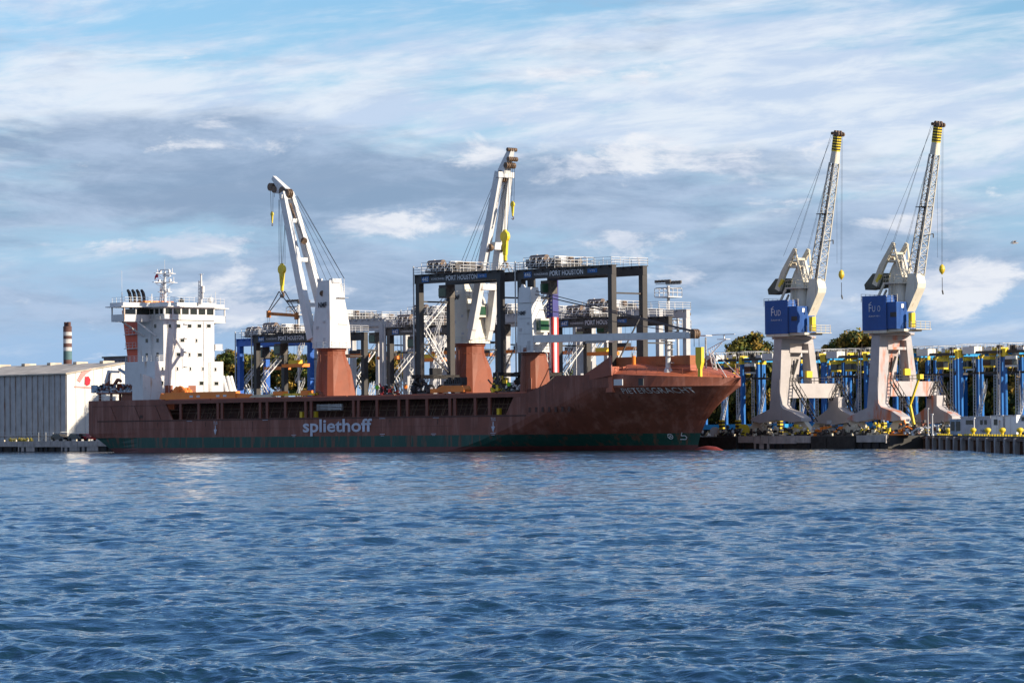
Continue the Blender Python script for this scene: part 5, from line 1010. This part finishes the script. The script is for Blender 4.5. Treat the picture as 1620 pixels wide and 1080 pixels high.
b = MB(); b.prism([(yy-2.2, zz-1.2), (yy+1.8, zz-1.4), (yy+1.8, zz-1.1), (yy-2.2, zz-.9)], .34, .36, 'x'); b.prism([(yy-1.6, zz+.2), (yy-.4, zz+2.0), (yy+1.7, zz+2.6), (yy+1.9, zz+2.2), (yy+.2, zz+1.2), (yy-.9, zz-.2)], .34, .36, 'x'); b.build('gable_emblem_outline', 'palepink', g)
b = MB(); b.prism([(yy+.2, zz-.6), (yy+.3, zz+.9), (yy+1.1, zz+1.0), (yy+1.6, zz+.3), (yy+1.4, zz-.6), (yy+.8, zz-.9)], .37, .39, 'x'); b.build('gable_emblem', 'redflag', g)
b = MB(); b.rail([(-30, -2.5, 0), (1.5, -2.5, 0), (1.5, 24, 0)], 1.8, .06, 2.4, 3); 
solo(b, 'yard_fence', 'galv', 'thin metal rail fence along the foot of the warehouse', 'fence', XW, 20, 1.98)
b = MB(); b.box(0, 14, 0, 10, 0, 18.3); b.box(-.3, 14.3, -.3, 10.3, 18.3, 18.6)
T = thing('industrial_shed', 'dark blue-grey flat-roofed shed rising behind the warehouse roof', 'building', F(164, 570, 84)[0], 84, 1.98)
h_ = F(180, 566, 84)[1]-1.98; b = MB(); x1 = F(198, 570, 84)[0]-F(164, 570, 84)[0]; b.box(0, x1+6, 0, 16, 0, h_); b.build('wall', 'shed', T); b = MB(); b.box(-.3, x1+6.3, -.3, 16.3, h_, h_+.35); b.build('roof', 'dark', T)
b = MB()
for k in range(9): b.box(.5+k*1.3, .9+k*1.3, -.05, 0, 1, h_-.6)
b.build('cladding_ribs', 'dark', T)
YC = 150; x0 = F(107, 570, YC)[0]; T = thing('chimney', 'tall chimney banded brown, white and teal behind the warehouse', 'chimney', x0, YC, 1.98)
zt_ = F(107, 517, YC)[1]-1.98; rC = 1.12; bands = [(578, 569, 'brick'), (569, 553, 'teal'), (553, 543, 'chimwhite'), (543, 537, 'brick'), (537, 531, 'chimwhite'), (531, 526, 'brick'), (526, 519, 'chimwhite'), (519, 512, 'brick')]
b = MB(); ms = ['brick', 'teal', 'chimwhite']; b.m = 0; b.lathe([(rC*1.15, 0), (rC*1.02, F(107, 578, YC)[1]-1.98)], n=20)
YS = [578, 569, 556, 549, 543, 537, 531, 526, 520, 512]; cl = [0, 1, 1, 2, 0, 2, 0, 2, 0]
cl = [0, 1, 2, 0, 2, 0, 2, 0, 0]; YS = [578, 569, 555, 549, 543, 536, 531, 525, 519, 516]
for k in range(9): b.m = cl[k]; b.lathe([(rC, F(107, YS[k], YC)[1]-1.98), (rC*.985, F(107, YS[k+1], YC)[1]-1.98)], n=20)
b.build('shaft', ms, T)
for s in (-1, 1): b = MB(); zz = F(107, 516, YC)[1]-1.98; b.tube((s*.68, 0, zz-.3), (s*.68, 0, zz+1.1), .5, 12); b.build('flue', 'brick', T)
def light_mast(px, y, ptop, pbot, lbl):
    x, zt = F(px, ptop, y); T = thing('light_mast', lbl, 'light mast', x, y, 1.98, 0, 'floodlight masts on the quay'); zt -= 1.98; b = MB(); b.truss((0, 0, 0), (0, 0, zt-2.6), .9, .9, .09, 16); b.tube((0, 0, 0), (0, 0, zt-1), .25, 8); b.build('mast', 'lightgrey', T)
    b = MB(); b.box(-1.7, 1.7, -1.7, 1.7, zt-3.1, zt-2.9); b.rail([(-1.7, -1.7, zt-2.9), (1.7, -1.7, zt-2.9), (1.7, 1.7, zt-2.9), (-1.7, 1.7, zt-2.9), (-1.7, -1.7, zt-2.9)], 1.4, .09, 1.1, 2); b.build('platform', 'lightgrey', T)
    b = MB()
    for k in (-1.6, -.8, 0, .8, 1.6): b.box(k-.3, k+.3, -1.5, -1.2, zt-.5, zt); b.box(k-.3, k+.3, 1.2, 1.5, zt-.6, zt-.1)
    for z in (zt-.7, zt-1.4): b.bar((-1.8, -1.3, z), (1.8, -1.3, z), .12); b.bar((-1.8, 1.3, z), (1.8, 1.3, z), .12)
    b.build('floodlights', 'machine', T)
light_mast(1057, 62, 443, 0, 'white lattice floodlight mast above the lowered ship crane jib'); light_mast(472, 60, 474, 0, 'white floodlight mast right of the hanging lifting beam'); light_mast(1072, 75, 494, 0, 'shorter white mast right of gantry crane 447')
# ---------------------------------------------------------------- trees
def leafmat(name, c):
    m = mat(name, c, .7, var=.45, scale=.7, spec=.2); b = m.node_tree.nodes['Principled BSDF']; return m
LM = [leafmat('foliage_green', (.085, .115, .026)), leafmat('foliage_olive', (.20, .18, .035)), leafmat('foliage_autumn', (.33, .21, .04)), leafmat('foliage_dark', (.04, .055, .016))]
def crown_mesh(seed, n=6400, rx=4.6, rz=4.2, clumps=34, leaf=.27):
    r = np.random.default_rng(seed); cc = []
    for _ in range(clumps):
        a, e, q = r.uniform(0, 6.28), r.uniform(-.7, 1), r.uniform(.35, 1)**.5; cc.append((q*rx*math.cos(a)*math.sqrt(max(0, 1-e*e*.96)), q*rx*math.sin(a)*math.sqrt(max(0, 1-e*e*.96)), e*rz*.85, r.uniform(.9, 2.0)))
    cc = np.array(cc); k = r.integers(0, clumps, n); d = r.normal(size=(n, 3)); d /= np.linalg.norm(d, axis=1)[:, None]; rad = cc[k, 3]*r.uniform(.45, 1.08, n)
    P = cc[k, :3]+d*rad[:, None]*np.array([1, 1, .8]); nrm = d+r.normal(size=(n, 3))*.6; nrm /= np.linalg.norm(nrm, axis=1)[:, None]
    t = np.cross(nrm, r.normal(size=(n, 3))); t /= np.linalg.norm(t, axis=1)[:, None]; u = np.cross(nrm, t); s = leaf*r.uniform(.6, 1.3, n)[:, None]
    V = np.stack([P-t*s-u*s*.6, P+t*s-u*s*.5, P+t*s*.8+u*s*.6, P-t*s*.7+u*s*.7], 1).reshape(-1, 3)
    me = bpy.data.meshes.new('crown'); me.from_pydata(V.tolist(), [], [(4*i, 4*i+1, 4*i+2, 4*i+3) for i in range(n)])
    for m in LM: me.materials.append(m)
    base = r.integers(0, 4, clumps); mi = np.where(r.random(n) < .75, base[k], r.integers(0, 4, n)); me.polygons.foreach_set('material_index', mi.astype(np.int32)); return me
CM = [crown_mesh(11), crown_mesh(12), crown_mesh(13), crown_mesh(14, 9000, 4.4, 5.0, 60, .26)]
def trunk(b, r=.35, h=5):
    b.tube((0, 0, 0), (.1, 0, h), r, 8, r*.6)
    for a in (0, 2.1, 4.2): b.tube((.05, 0, h*.7), (1.8*math.cos(a), 1.8*math.sin(a), h*1.35), r*.4, 6, r*.15)
    return b
TM = trunk(MB()).build('trunk', 'bark'); TMd = TM.data; bpy.data.objects.remove(TM)
def tree(px, ptop, y, v, sx, lbl, seed):
    x, zt = F(px, ptop, y); T = thing('broadleaf_tree', lbl, 'tree', x, y, 1.98, seed*1.7, 'trees beyond the quay'); Ht = zt-1.98; rz = 5.0 if v == 3 else 4.2; full = v != 3
    c = bpy.data.objects.new('crown', CM[v]); C.objects.link(c); c.parent = T; sz = sx*random.Random(seed).uniform(.95, 1.15); sz = max(sz, Ht/2/rz*.97) if Ht < 15 else sz; c.scale = (sx, sx, sz); c.location = (0, 0, Ht-rz*sz*.98)
    t = bpy.data.objects.new('trunk', TMd); C.objects.link(t); t.parent = T; t.scale = (1.2, 1.2, max(.5, (Ht-rz*sz*1.2)/5))
R_ = random.Random(9)
tree(1191, 528, 84, 3, 1.02, 'round olive and gold tree rising above the carriers right of the bow', 1)
tree(1362, 527, 86, 1, 1.05, 'tallest of the loose golden trees between the two portal cranes', 2); tree(1330, 541, 88, 2, .9, 'lower loose tree just left of the tallest tree between the portal cranes', 3)
tr_ = [(1128, 578), (1146, 572), (1165, 570), (1222, 572), (1240, 580), (1258, 576), (1280, 572), (1300, 566), (1392, 566), (1412, 572), (1436, 566), (1455, 560), (1474, 566), (1493, 562), (1512, 560), (1531, 566), (1550, 562), (1569, 560), (1588, 562), (1607, 558), (1626, 562)]
for i, (px, py) in enumerate(tr_): tree(px, py+R_.uniform(-3, 3), 80+R_.uniform(-4, 6), i % 3, .95+R_.uniform(-.1, .15), 'olive autumn tree behind the straddle carriers, number %d counting from the bow' % (i+1), 10+i)
tl_ = [(352, 566), (367, 556), (385, 562), (404, 560), (424, 556), (446, 560), (468, 566), (490, 562), (580, 560), (604, 556), (628, 560), (905, 592), (946, 582), (1012, 572), (1040, 582), (1075, 585)]
for i, (px, py) in enumerate(tl_): tree(px, py+R_.uniform(-2, 3), 76+R_.uniform(-4, 6), (i+1) % 3, .85+R_.uniform(-.1, .15), 'dark green tree behind the gantry crane legs, number %d from the deckhouse' % (i+1), 50+i)
def thicket():
    r = np.random.default_rng(77); n = 12000; x0, x1 = FX(1120, 92), FX(1660, 92); a0, a1 = FX(340, 92), FX(640, 92)
    x = np.where(r.random(n) < .66, r.uniform(x0, x1, n), r.uniform(a0, a1, n)); h = 6.5+1.6*np.sin(x*.31)+1.1*np.sin(x*.83+1); y = 94+r.uniform(-2.5, 2.5, n); z = h*r.random(n)**.8
    P = np.stack([x, y, z], 1); t = r.normal(size=(n, 3)); t /= np.linalg.norm(t, axis=1)[:, None]; u = np.cross(t, r.normal(size=(n, 3))); u /= np.linalg.norm(u, axis=1)[:, None]; s = r.uniform(.35, .75, n)[:, None]
    V = np.stack([P-t*s-u*s*.7, P+t*s-u*s*.6, P+t*s*.8+u*s*.7, P-t*s*.8+u*s*.7], 1).reshape(-1, 3); me = bpy.data.meshes.new('undergrowth'); me.from_pydata(V.tolist(), [], [(4*i, 4*i+1, 4*i+2, 4*i+3) for i in range(n)])
    for m in LM: me.materials.append(m)
    me.polygons.foreach_set('material_index', r.choice([0, 1, 3, 3], n).astype(np.int32)); o = bpy.data.objects.new('undergrowth', me); C.objects.link(o); o.location = fw(0, 0, 1.98); o.rotation_euler = (0, 0, -TH)
    tag(o, 'dense dark undergrowth below the trees beyond the quay', 'undergrowth', kind='stuff')
thicket()
# ---------------------------------------------------------------- vehicles, cabins, people and small things
def car(px, y, lbl, paint, name='parked_car', rz=0.):
    T = thing(name, lbl, 'car', F(px, 698, y)[0], y, 1.98, rz, 'cars parked by the warehouse'); b = MB(); b.prism([(-2.1, .35), (2.1, .35), (2.15, .85), (1.2, .98), (.6, 1.42), (-1.3, 1.45), (-1.9, .98), (-2.15, .9)][::-1], -.85, .85); b.build('body', paint, T)
    b = MB(); b.prism([(-1.65, 1.0), (1.0, 1.0), (.55, 1.36), (-1.25, 1.38)][::-1], -.87, .87); b.build('window', 'glass', T)
    for x in (-1.3, 1.3):
        for s in (-1, 1): b = MB(); b.tube((x, s*.7, .33), (x, s*.9, .33), .33, 12); b.build('wheel', 'black', T)
car(96, 17.6, 'black parked car at the warehouse corner, the left of two dark ones', 'carblack'); car(123, 17.8, 'dark car with silver roof glint parked before the lit gable', 'carblack'); car(138, 18.5, 'small red car half hidden by the ship stern', 'carred')
b = MB(); b.box(-.8, .8, 0, .6, 0, .55)
for i, (px, l) in enumerate(((33, 'yellow weeds and crates on the quay edge, left part'), )):
    T = MB(); rnd = random.Random(2)
    for k in range(120): x = rnd.uniform(-4, 4); T.bar((x, 0, 0), (x+rnd.uniform(-.3, .3), rnd.uniform(-.3, .3), rnd.uniform(.3, .8)), .07)
    o = solo(T, 'quay_weeds', 'weeds', 'patch of yellow weeds growing on the quay edge before the warehouse', 'weeds', F(px, 700, 14.2)[0], 14.2, 1.98); o['kind'] = 'stuff'
def hut(px0, px1, ptop, y, lbl, name, cat, mt, depth=3, door=None, wins=()):
    x0 = F(px0, 680, y)[0]; x1 = F(px1, 680, y)[0]; h = F(px0, ptop, y)[1]-1.98; T = thing(name, lbl, cat, x0, y, 1.98); b = MB(); L_ = x1-x0; b.box(0, L_, 0, depth, .15, h); b.box(.2, L_-.2, .2, depth-.2, 0, .15); b.build('wall', mt, T)
    b = MB(); b.box(-.08, L_+.08, -.08, depth+.08, h, h+.14); b.build('roof', 'lightgrey', T)
    b = MB()
    for k in range(int(L_/.9)): b.box(k*.9, k*.9+.05, -.03, 0, .2, h)
    b.build('panel_seams', 'lightgrey', T)
    for (a, c, z0, z1) in wins: b = MB(); b.box(a*L_, c*L_, -.05, 0, z0*h, z1*h); b.build('window', 'glass', T)
    if door: b = MB(); b.box(door[0]*L_, door[1]*L_, -.06, 0, .15, .8*h); b.build('door', 'palepink' if False else 'white', T)
    return T, L_, h
T_, L_, h_ = hut(1520, 1567, 660, -18, 'long low grey-mauve site cabin with small windows behind the jetty', 'site_cabin', 'cabin', 'cabingrey', 3, None, ((.18, .42, .62, .85), (.66, .74, .6, .85), (.8, .88, .6, .85)))
text('NE', 'cabin_lettering', 'textblack', T_, L_*.68, L_*.84, h_*.18, h_*.34, -.06)
hut(1568, 1586.5, 658.5, -19, 'white site cabin with dark window beside the long grey cabin', 'site_cabin', 'cabin', 'cabinwhite', 3, (.6, .85), ((.25, .55, .55, .85),))
hut(1590, 1608, 658, -19, 'plain white shipping container at the right of the white cabin', 'storage_container', 'container', 'cabinwhite', 2.5)
hut(1503, 1521, 664, -12, 'small glazed grey kiosk left of the long grey cabin', 'quay_kiosk', 'kiosk', 'winchblue', 2.2, None, ((.1, .4, .3, .9), (.55, .9, .3, .9)))
x, y = F(1618, 684, -20)[0], -20; T = thing('beached_boat', 'white motor boat hull standing on the quay, cut by the right edge', 'boat', x, y, 1.98); hB = F(1618, 656, -20)[1]-1.98
b = MB(); b.prism([(-1.0, hB*.55), (-.75, hB*.18), (.4, 0.35), (5, .35), (5.4, hB*.6), (-.9, hB*.62)][::-1], -1, 1.2); b.build('hull', 'cabinwhite', T); b = MB(); b.prism([(-.3, hB*.62), (.3, hB), (4, hB), (4.2, hB*.62)][::-1], -.7, .9); b.build('cabin', 'white', T); b = MB(); b.box(.4, 3.6, -.74, -.7, hB*.7, hB*.9); b.build('window', 'glass', T); b = MB(); b.box(.3, .7, -.8, 1, 0, .6); b.box(3.5, 3.9, -.8, 1, 0, .6); b.build('cradle', 'dark', T)
for i, (px, pt, lb) in enumerate(((1475, 655, 'thin white pole beside the rusty inland leg'), (1541, 661, 'thin white flagpole before the long grey cabin'), (1468, 646, 'slender grey lamp pole left of the white pole'))):
    yy = -6 if px < 1500 else -21; x, z = F(px, pt, yy); b = MB(); b.tube((0, 0, 0), (0, 0, z-1.98), .09, 6, .06); b.lathe([(.2, 0), (.2, .2)], n=8); b.cbox((0, 0, z-1.98), (.3, .2, .15)); solo(b, 'flagpole' if i else 'marker_pole', 'white' if i < 2 else 'grey', lb, 'pole', x, yy, 1.98)
for i, (px, pt, yy) in enumerate(((1142, 664, 16), (1168, 664, 16.5), (1206, 664, 22), (1234, 664, 23), (1398, 668, 21))):
    x, z = F(px, pt, yy); b = MB(); h = z-1.98; n = 9; w_ = .34
    for k in range(n):
        b.m = k % 2; b.box(-w_, w_, -w_, w_, k*h/n, (k+1)*h/n)
    b.m = 1; b.box(-w_*1.3, w_*1.3, -w_*1.3, w_*1.3, -.0, .12)
    solo(b, 'striped_post', ['yellow', 'black'], 'yellow and black striped guard post on the quay, %s' % ('nearest the ship bow', 'second right of the ship bow', 'left of the left crane leg', 'under the sill of the left crane', 'under the sill of the rusty crane')[i], 'guard post', x, yy, 1.98, group='striped guard posts on the quay')
for i, (px, py, yy, r) in enumerate(((1131, 684, 16, .75), (1177, 676, 17, .95), (1186, 678, 18, .8))):
    x, z = F(px, py, yy); T = thing('cable_reel', 'round %s cable reel lying on the quay edge, %s' % (('pale', 'yellow', 'cream')[i], ('below the ship bow', 'beside the second striped post', 'right of the yellow reel')[i]), 'cable reel', x, yy, 1.98, .6, 'cable reels on the quay edge')
    b = MB(); b.tube((0, -.4, r), (0, -.3, r), r, 16); b.tube((0, .3, r), (0, .4, r), r, 16); b.build('flange', ('lightgrey', 'yellow', 'cream')[i], T); b = MB(); b.tube((0, -.3, r), (0, .3, r), r*.7, 14); b.build('drum', 'dark', T)
rnd = random.Random(21)
def heap(px, y, w, h, lbl, name, cat, mats_, n, z=1.98, seed=1, piece=.5):
    rr = random.Random(seed); b = MB(); x = F(px, 690, y)[0]
    for k in range(n):
        cx, cy, cz = rr.uniform(-w/2, w/2), rr.uniform(-.7, .7), rr.uniform(0, h); s = rr.uniform(.3, 1)*piece; b.m = rr.randrange(len(mats_)); q = rr.random()
        cz *= 1-.6*abs(cx)/(w/2)
        if q < .45: b.box(cx-s/2, cx+s/2, cy-s/2, cy+s/2, max(0, cz-s/2), cz+s/2)
        elif q < .8: b.bar((cx, cy, cz), (cx+rr.uniform(-1, 1)*piece*2, cy, max(.05, cz+rr.uniform(-.6, .6)*piece*2)), .12+.1*piece)
        else: b.tube((cx, cy-.3*s, max(s*.4, cz)), (cx, cy+.3*s, max(s*.4, cz)), s*.5, 10)
    b.m = 0; b.box(-w/2, w/2, -.5, .5, 0, .25)
    return solo(b, name, mats_, lbl, cat, x, y, z)
for i, (px, w_, h, ms, lb) in enumerate(((1155, 5, 1.6, ['dark', 'machine', 'beige'], 'heap of dark and beige crane gear just right of the bow'), (1212, 7, 2.2, ['machine', 'beige', 'cream'], 'pile of beige steel beams under the left crane sill'), (1262, 5, 2.0, ['dark', 'beige', 'yellow'], 'dark and yellow gear between the sills of the left crane'), (1310, 6, 2.2, ['machine', 'orange', 'galv'], 'orange and grey machinery under the left crane inland sill'),
    (1350, 6, 1.8, ['machine', 'beige', 'dark'], 'dark gear between the two portal cranes'), (1385, 6, 2.0, ['beige', 'yellow', 'machine'], 'yellow and beige gear under the rusty crane sill'), (1432, 5, 2.3, ['orange', 'machine', 'white'], 'orange and white equipment right of the rusty crane sill'), (1462, 5, 2.2, ['machine', 'brownred', 'white'], 'reddish equipment below the rusty inland leg'), (1492, 5, 2.0, ['machine', 'galv', 'winchblue'], 'grey-blue equipment left of the glazed kiosk'))):
    heap(px, 15.2 if px < 1440 else 8, w_, h, lb, 'port_equipment', 'equipment', ms, 46, seed=30+i, piece=.55)
x, z = F(1443, 640, 10)[0], 0; T = thing('boom_lift', 'yellow folding boom lift under the rusty portal beam', 'boom lift', F(1447, 680, 16)[0], 16, 1.98); b = MB(); b.box(-1.2, 1.2, -.8, .8, .4, 1.3); b.build('chassis', 'dark', T)
for s in (-1, 1): b = MB(); b.tube((s*.8, -.9, .4), (s*.8, .9, .4), .4, 12); b.build('wheel', 'black', T)
b = MB(); b.bar((0, 0, 1.2), (-.8, 0, 4.4), .3); b.bar((-.8, 0, 4.4), (1.0, 0, 8.4), .26); b.box(.8, 1.5, -.4, .4, 8.2, 8.9); b.build('boom', 'yellow', T)
# deck cargo and gear (deck surface at 9.15)
DZ = 9.16
def W2(px, py, y): a = F(px, py, y); return a[0], a[1]
x0, x1 = FX(262, -9), FX(401, -9); T = thing('orange_deck_beam', 'long orange steel beam lying along the ship side below the deckhouse', 'deck beam', x0, -9.6, 8.95); b = MB(); b.box(.8, x1-x0-3.6, -.4, .6, .1, 1.35); b.prism([(x1-x0-3.5, .0), (x1-x0, 0), (x1-x0, .8), (x1-x0-3.5, 1.0)][::-1], -.3, .5); b.prism([(-.6, .3), (.8, .1), (.8, 1.1), (-.2, 1.3)][::-1], -.3, .5); b.build('beam', 'orange', T)
b = MB()
for px in (303, 314, 345, 356): x = FX(px, -10)-x0; b.box(x-.45, x+.45, -.46, -.41, .45, .8)
b.build('reflective_plate', 'white', T)
b = MB(); x, z = W2(290, 606, -8.5); rr = random.Random(5); nU, nV = 22, 9; vs = []
for i in range(nU):
    for j in range(nV):
        u, v_ = i/(nU-1), j/(nV-1); a = math.pi*v_; env = (math.sin(math.pi*min(1, u*1.02))**.5)*(1-.35*u); r = 1.7*env*(1+.10*math.sin(7*a+i*2.3)+.22*math.sin(u*19+a)*u+rr.uniform(-.16, .16)); vs.append((u*5.6-2.8+rr.uniform(-.1, .1), -math.cos(a)*r*.7, .1+math.sin(a)*r*(1.25-.45*u)))
b.add(vs, [(i*nV+j, i*nV+j+1, (i+1)*nV+j+1, (i+1)*nV+j) for i in range(nU-1) for j in range(nV-1)])
o = solo(b, 'tarpaulin_bundle', 'tarp', 'crumpled orange tarpaulin heaped in front of the white deckhouse', 'tarpaulin', -93.9, -2.6, 9.8, math.pi/2)
b = MB(); b.box(-2.6, 2.6, -.7, .7, 0, .75); solo(b, 'white_crate', 'white', 'low white crate under the orange tarpaulin bundle', 'crate', -93.9, -2.6, 9.16, math.pi/2)
T = thing('mobile_work_platform', 'orange-yellow flat machine standing between the legs of gantry crane 448', 'machine', FX(720, -9), -9, DZ); b = MB(); b.prism([(-3.4, .2), (2.9, .2), (3.0, .6), (2.6, 1.15), (-2.2, 1.25), (-3.2, .9)][::-1], -.8, .8); b.build('body', 'tarp', T); b = MB(); b.box(-2, 2.2, -.6, .6, 1.25, 1.5)
for k in range(9): b.box(-2+k*.5, -1.8+k*.5, -.6, .6, 1.5, 1.9+.3*(k % 3))
b.build('deck_gear', 'dark', T); b = MB(); b.box(-5.2, -3.4, -.6, .6, .1, .8); b.build('drawbar', 'orange', T)
dk_ = [(668, -7, 3.6, 2.6, ['dark', 'machine', 'black'], 'black machinery clustered at the left foot of gantry crane 448', 60), (792, -8, 3.2, 3.2, ['machine', 'dark', 'yellow'], 'dark machinery between gantry crane 448 and the forward crane', 60), (614, -4, 4, 2.0, ['dark', 'flagred', 'machine'], 'dark red winch and gear left of gantry crane 448', 50), (505, -8.5, 2.0, .7, ['brownred', 'dark', 'brownred'], 'small brown deck fittings before the aft pedestal', 20), (812, -9, 2.2, 1.6, ['dark', 'white', 'machine'], 'dark and white gear beside the forward crane pedestal', 30), (880, -8, 3.6, 1.3, ['dark', 'orange', 'tarp'], 'orange and dark gear at the foot of the shoulder plating', 40)]
for i, (px, y, w_, h, ms, lb, n) in enumerate(dk_): heap(px, y, w_, h, lb, 'deck_machinery', 'machinery', ms, n, DZ, 70+i, .55)
for px, yy, w_, h, ms, lb, sd in ((168, -8.6, 5, 1.9, ['winchblue', 'white', 'brownred', 'dark'], 'blue-grey and white winch gear on the stern platform', 91), (205, -9, 6, 1.7, ['winchblue', 'white', 'dark', 'brownred'], 'white and dark mooring gear beside the white house wall', 92)):
    heap(px, yy, w_, h, lb, 'mooring_gear', 'deck gear', ms, 60, 10.6, sd, .5)
x0, x1 = FX(430, -9), FX(500, -9); T = thing('folded_spreader', 'yellow and orange lifting spreader laid flat on the aft hatch', 'spreader', x0, -9, DZ); b = MB(); b.box(0, x1-x0, -.5, -.2, .2, .55); b.box(0, x1-x0, .2, .5, .2, .55)
for k in range(6): b.box(k*1.9, k*1.9+.3, -.5, .5, .2, .5)
b.build('frame', 'yellow', T); b = MB(); b.box(1, 3.6, -.6, .6, .3, .95); b.box(8.3, 10.2, -.6, .6, .2, 1.0); b.build('end_box', 'orange', T)
b = MB(); b.box(-3, 3, -.5, .5, 0, .15); b.box(-2.8, 2.6, -.4, .4, .15, .32); b.box(-2.4, 2.9, -.45, .4, .32, .45); solo(b, 'timber_stack', 'beige', 'low stack of pale boards on the hatch right of the orange beam', 'boards', FX(416, -9.6), -9.6, DZ)
def person(px, y, z, lbl, vest, pose=0, hat='white'):
    x = FX(px, y); me = bpy.data.meshes.new('person'); j = [(0, 0, .95), (0, 0, 1.2), (0, 0, 1.45), (0, 0, 1.56), (0, -.02, 1.68), (.1, 0, .9), (.13, -.02, .5), (.15, .02, .08), (.15, -.14, .05), (-.1, 0, .9), (-.13, .03, .5), (-.17, .06, .08), (-.17, -.1, .05),
        (.2, 0, 1.43), (.27, .02, 1.16), (.25, -.16, .95), (.24, -.22, .88), (-.2, 0, 1.43), (-.28, 0, 1.16), (-.24, -.2, 1.02+pose), (-.22, -.27, .98+pose)]
    e = [(0, 1), (1, 2), (2, 3), (3, 4), (0, 5), (5, 6), (6, 7), (7, 8), (0, 9), (9, 10), (10, 11), (11, 12), (2, 13), (13, 14), (14, 15), (15, 16), (2, 17), (17, 18), (18, 19), (19, 20)]
    rads = [.13, .13, .13, .055, .1, .085, .06, .045, .035, .085, .06, .045, .035, .06, .045, .035, .03, .06, .045, .035, .03]
    me.from_pydata(j, e, []); o = bpy.data.objects.new('person', me); C.objects.link(o); o.modifiers.new('skin', 'SKIN'); 
    for v_, r in zip(me.skin_vertices[0].data, rads): v_.radius = (r, r)
    me.skin_vertices[0].data[0].use_root = True; o.modifiers.new('s', 'SUBSURF').levels = 1; me.materials.append(M['trousers'])
    bpy.context.view_layer.update(); m2 = bpy.data.meshes.new_from_object(o.evaluated_get(bpy.context.evaluated_depsgraph_get())); bpy.data.objects.remove(o); o = bpy.data.objects.new('person', m2); C.objects.link(o); o.location = fw(x, y, z); o.rotation_euler = (0, 0, -TH+.8)
    m2.materials.clear(); m2.materials.append(M['trousers']); m2.materials.append(M['skin'])
    for p in m2.polygons: p.material_index = 1 if p.center.z > 1.52 or (abs(p.center.x) > .2 and p.center.z < .93) else 0
    tag(o, lbl, 'person', 'workers on the ship'); b = MB(); b.loft([[(r*math.cos(a), r*.72*math.sin(a), zz) for a in np.linspace(0, 2*math.pi, 13)[:-1]] for r, zz in ((.19, .88), (.2, 1.1), (.235, 1.38), (.15, 1.5))]); b.build('vest', vest, o)
    b = MB()
    for s, hz in ((1, .98), (-1, 1.05+pose)): b.tube((s*.21, 0, 1.43), (s*.275, .01, 1.17), .07, 8, .06); b.tube((s*.275, .01, 1.17), (s*.25, -.15, hz), .06, 8, .045)
    b.build('sleeves', vest, o); b = MB(); b.lathe([(.15, 1.72), (.135, 1.78), (.09, 1.84), (.01, 1.86)], (0, -.02), 12); b.build('helmet', hat, o)
person(597, -9.5, DZ, 'worker in a hi-vis green jacket right of the aft pedestal', 'hivis'); person(805, -9.4, DZ, 'worker in a hi-vis green jacket left of the forward crane pedestal', 'hivis', .15); person(642, -9.5, DZ, 'worker in an orange jacket left of gantry crane 448', 'hivisorange'); person(812, -7.8, DZ, 'worker in an orange jacket behind the green-clad worker by the forward crane', 'hivisorange', .1)
# gull
x, z = F(1605, 385, -150); b = MB(); b.loft([[(-.35, -.02, 0), (-.35, .02, 0), (-.35, .02, .03), (-.35, -.02, .03)], [(-.1, -.07, -.05), (-.1, .07, -.05), (-.1, .07, .08), (-.1, -.07, .08)], [(.18, -.05, -.02), (.18, .05, -.02), (.18, .05, .08), (.18, -.05, .08)], [(.34, -.01, .02), (.34, .01, .02), (.34, .01, .05), (.34, -.01, .05)]])
for s in (-1, 1): b.add([(.08, 0, .05), (-.1, 0, .05), (-.08, s*.35, .22), (.08, s*.35, .22), (-.16, s*.72, .12), (-.06, s*.72, .13)], [(0, 1, 2, 3), (3, 2, 4, 5)])
solo(b, 'seagull', 'gull', 'small grey gull gliding near the right edge of the sky', 'bird', x, -150, z, .9)
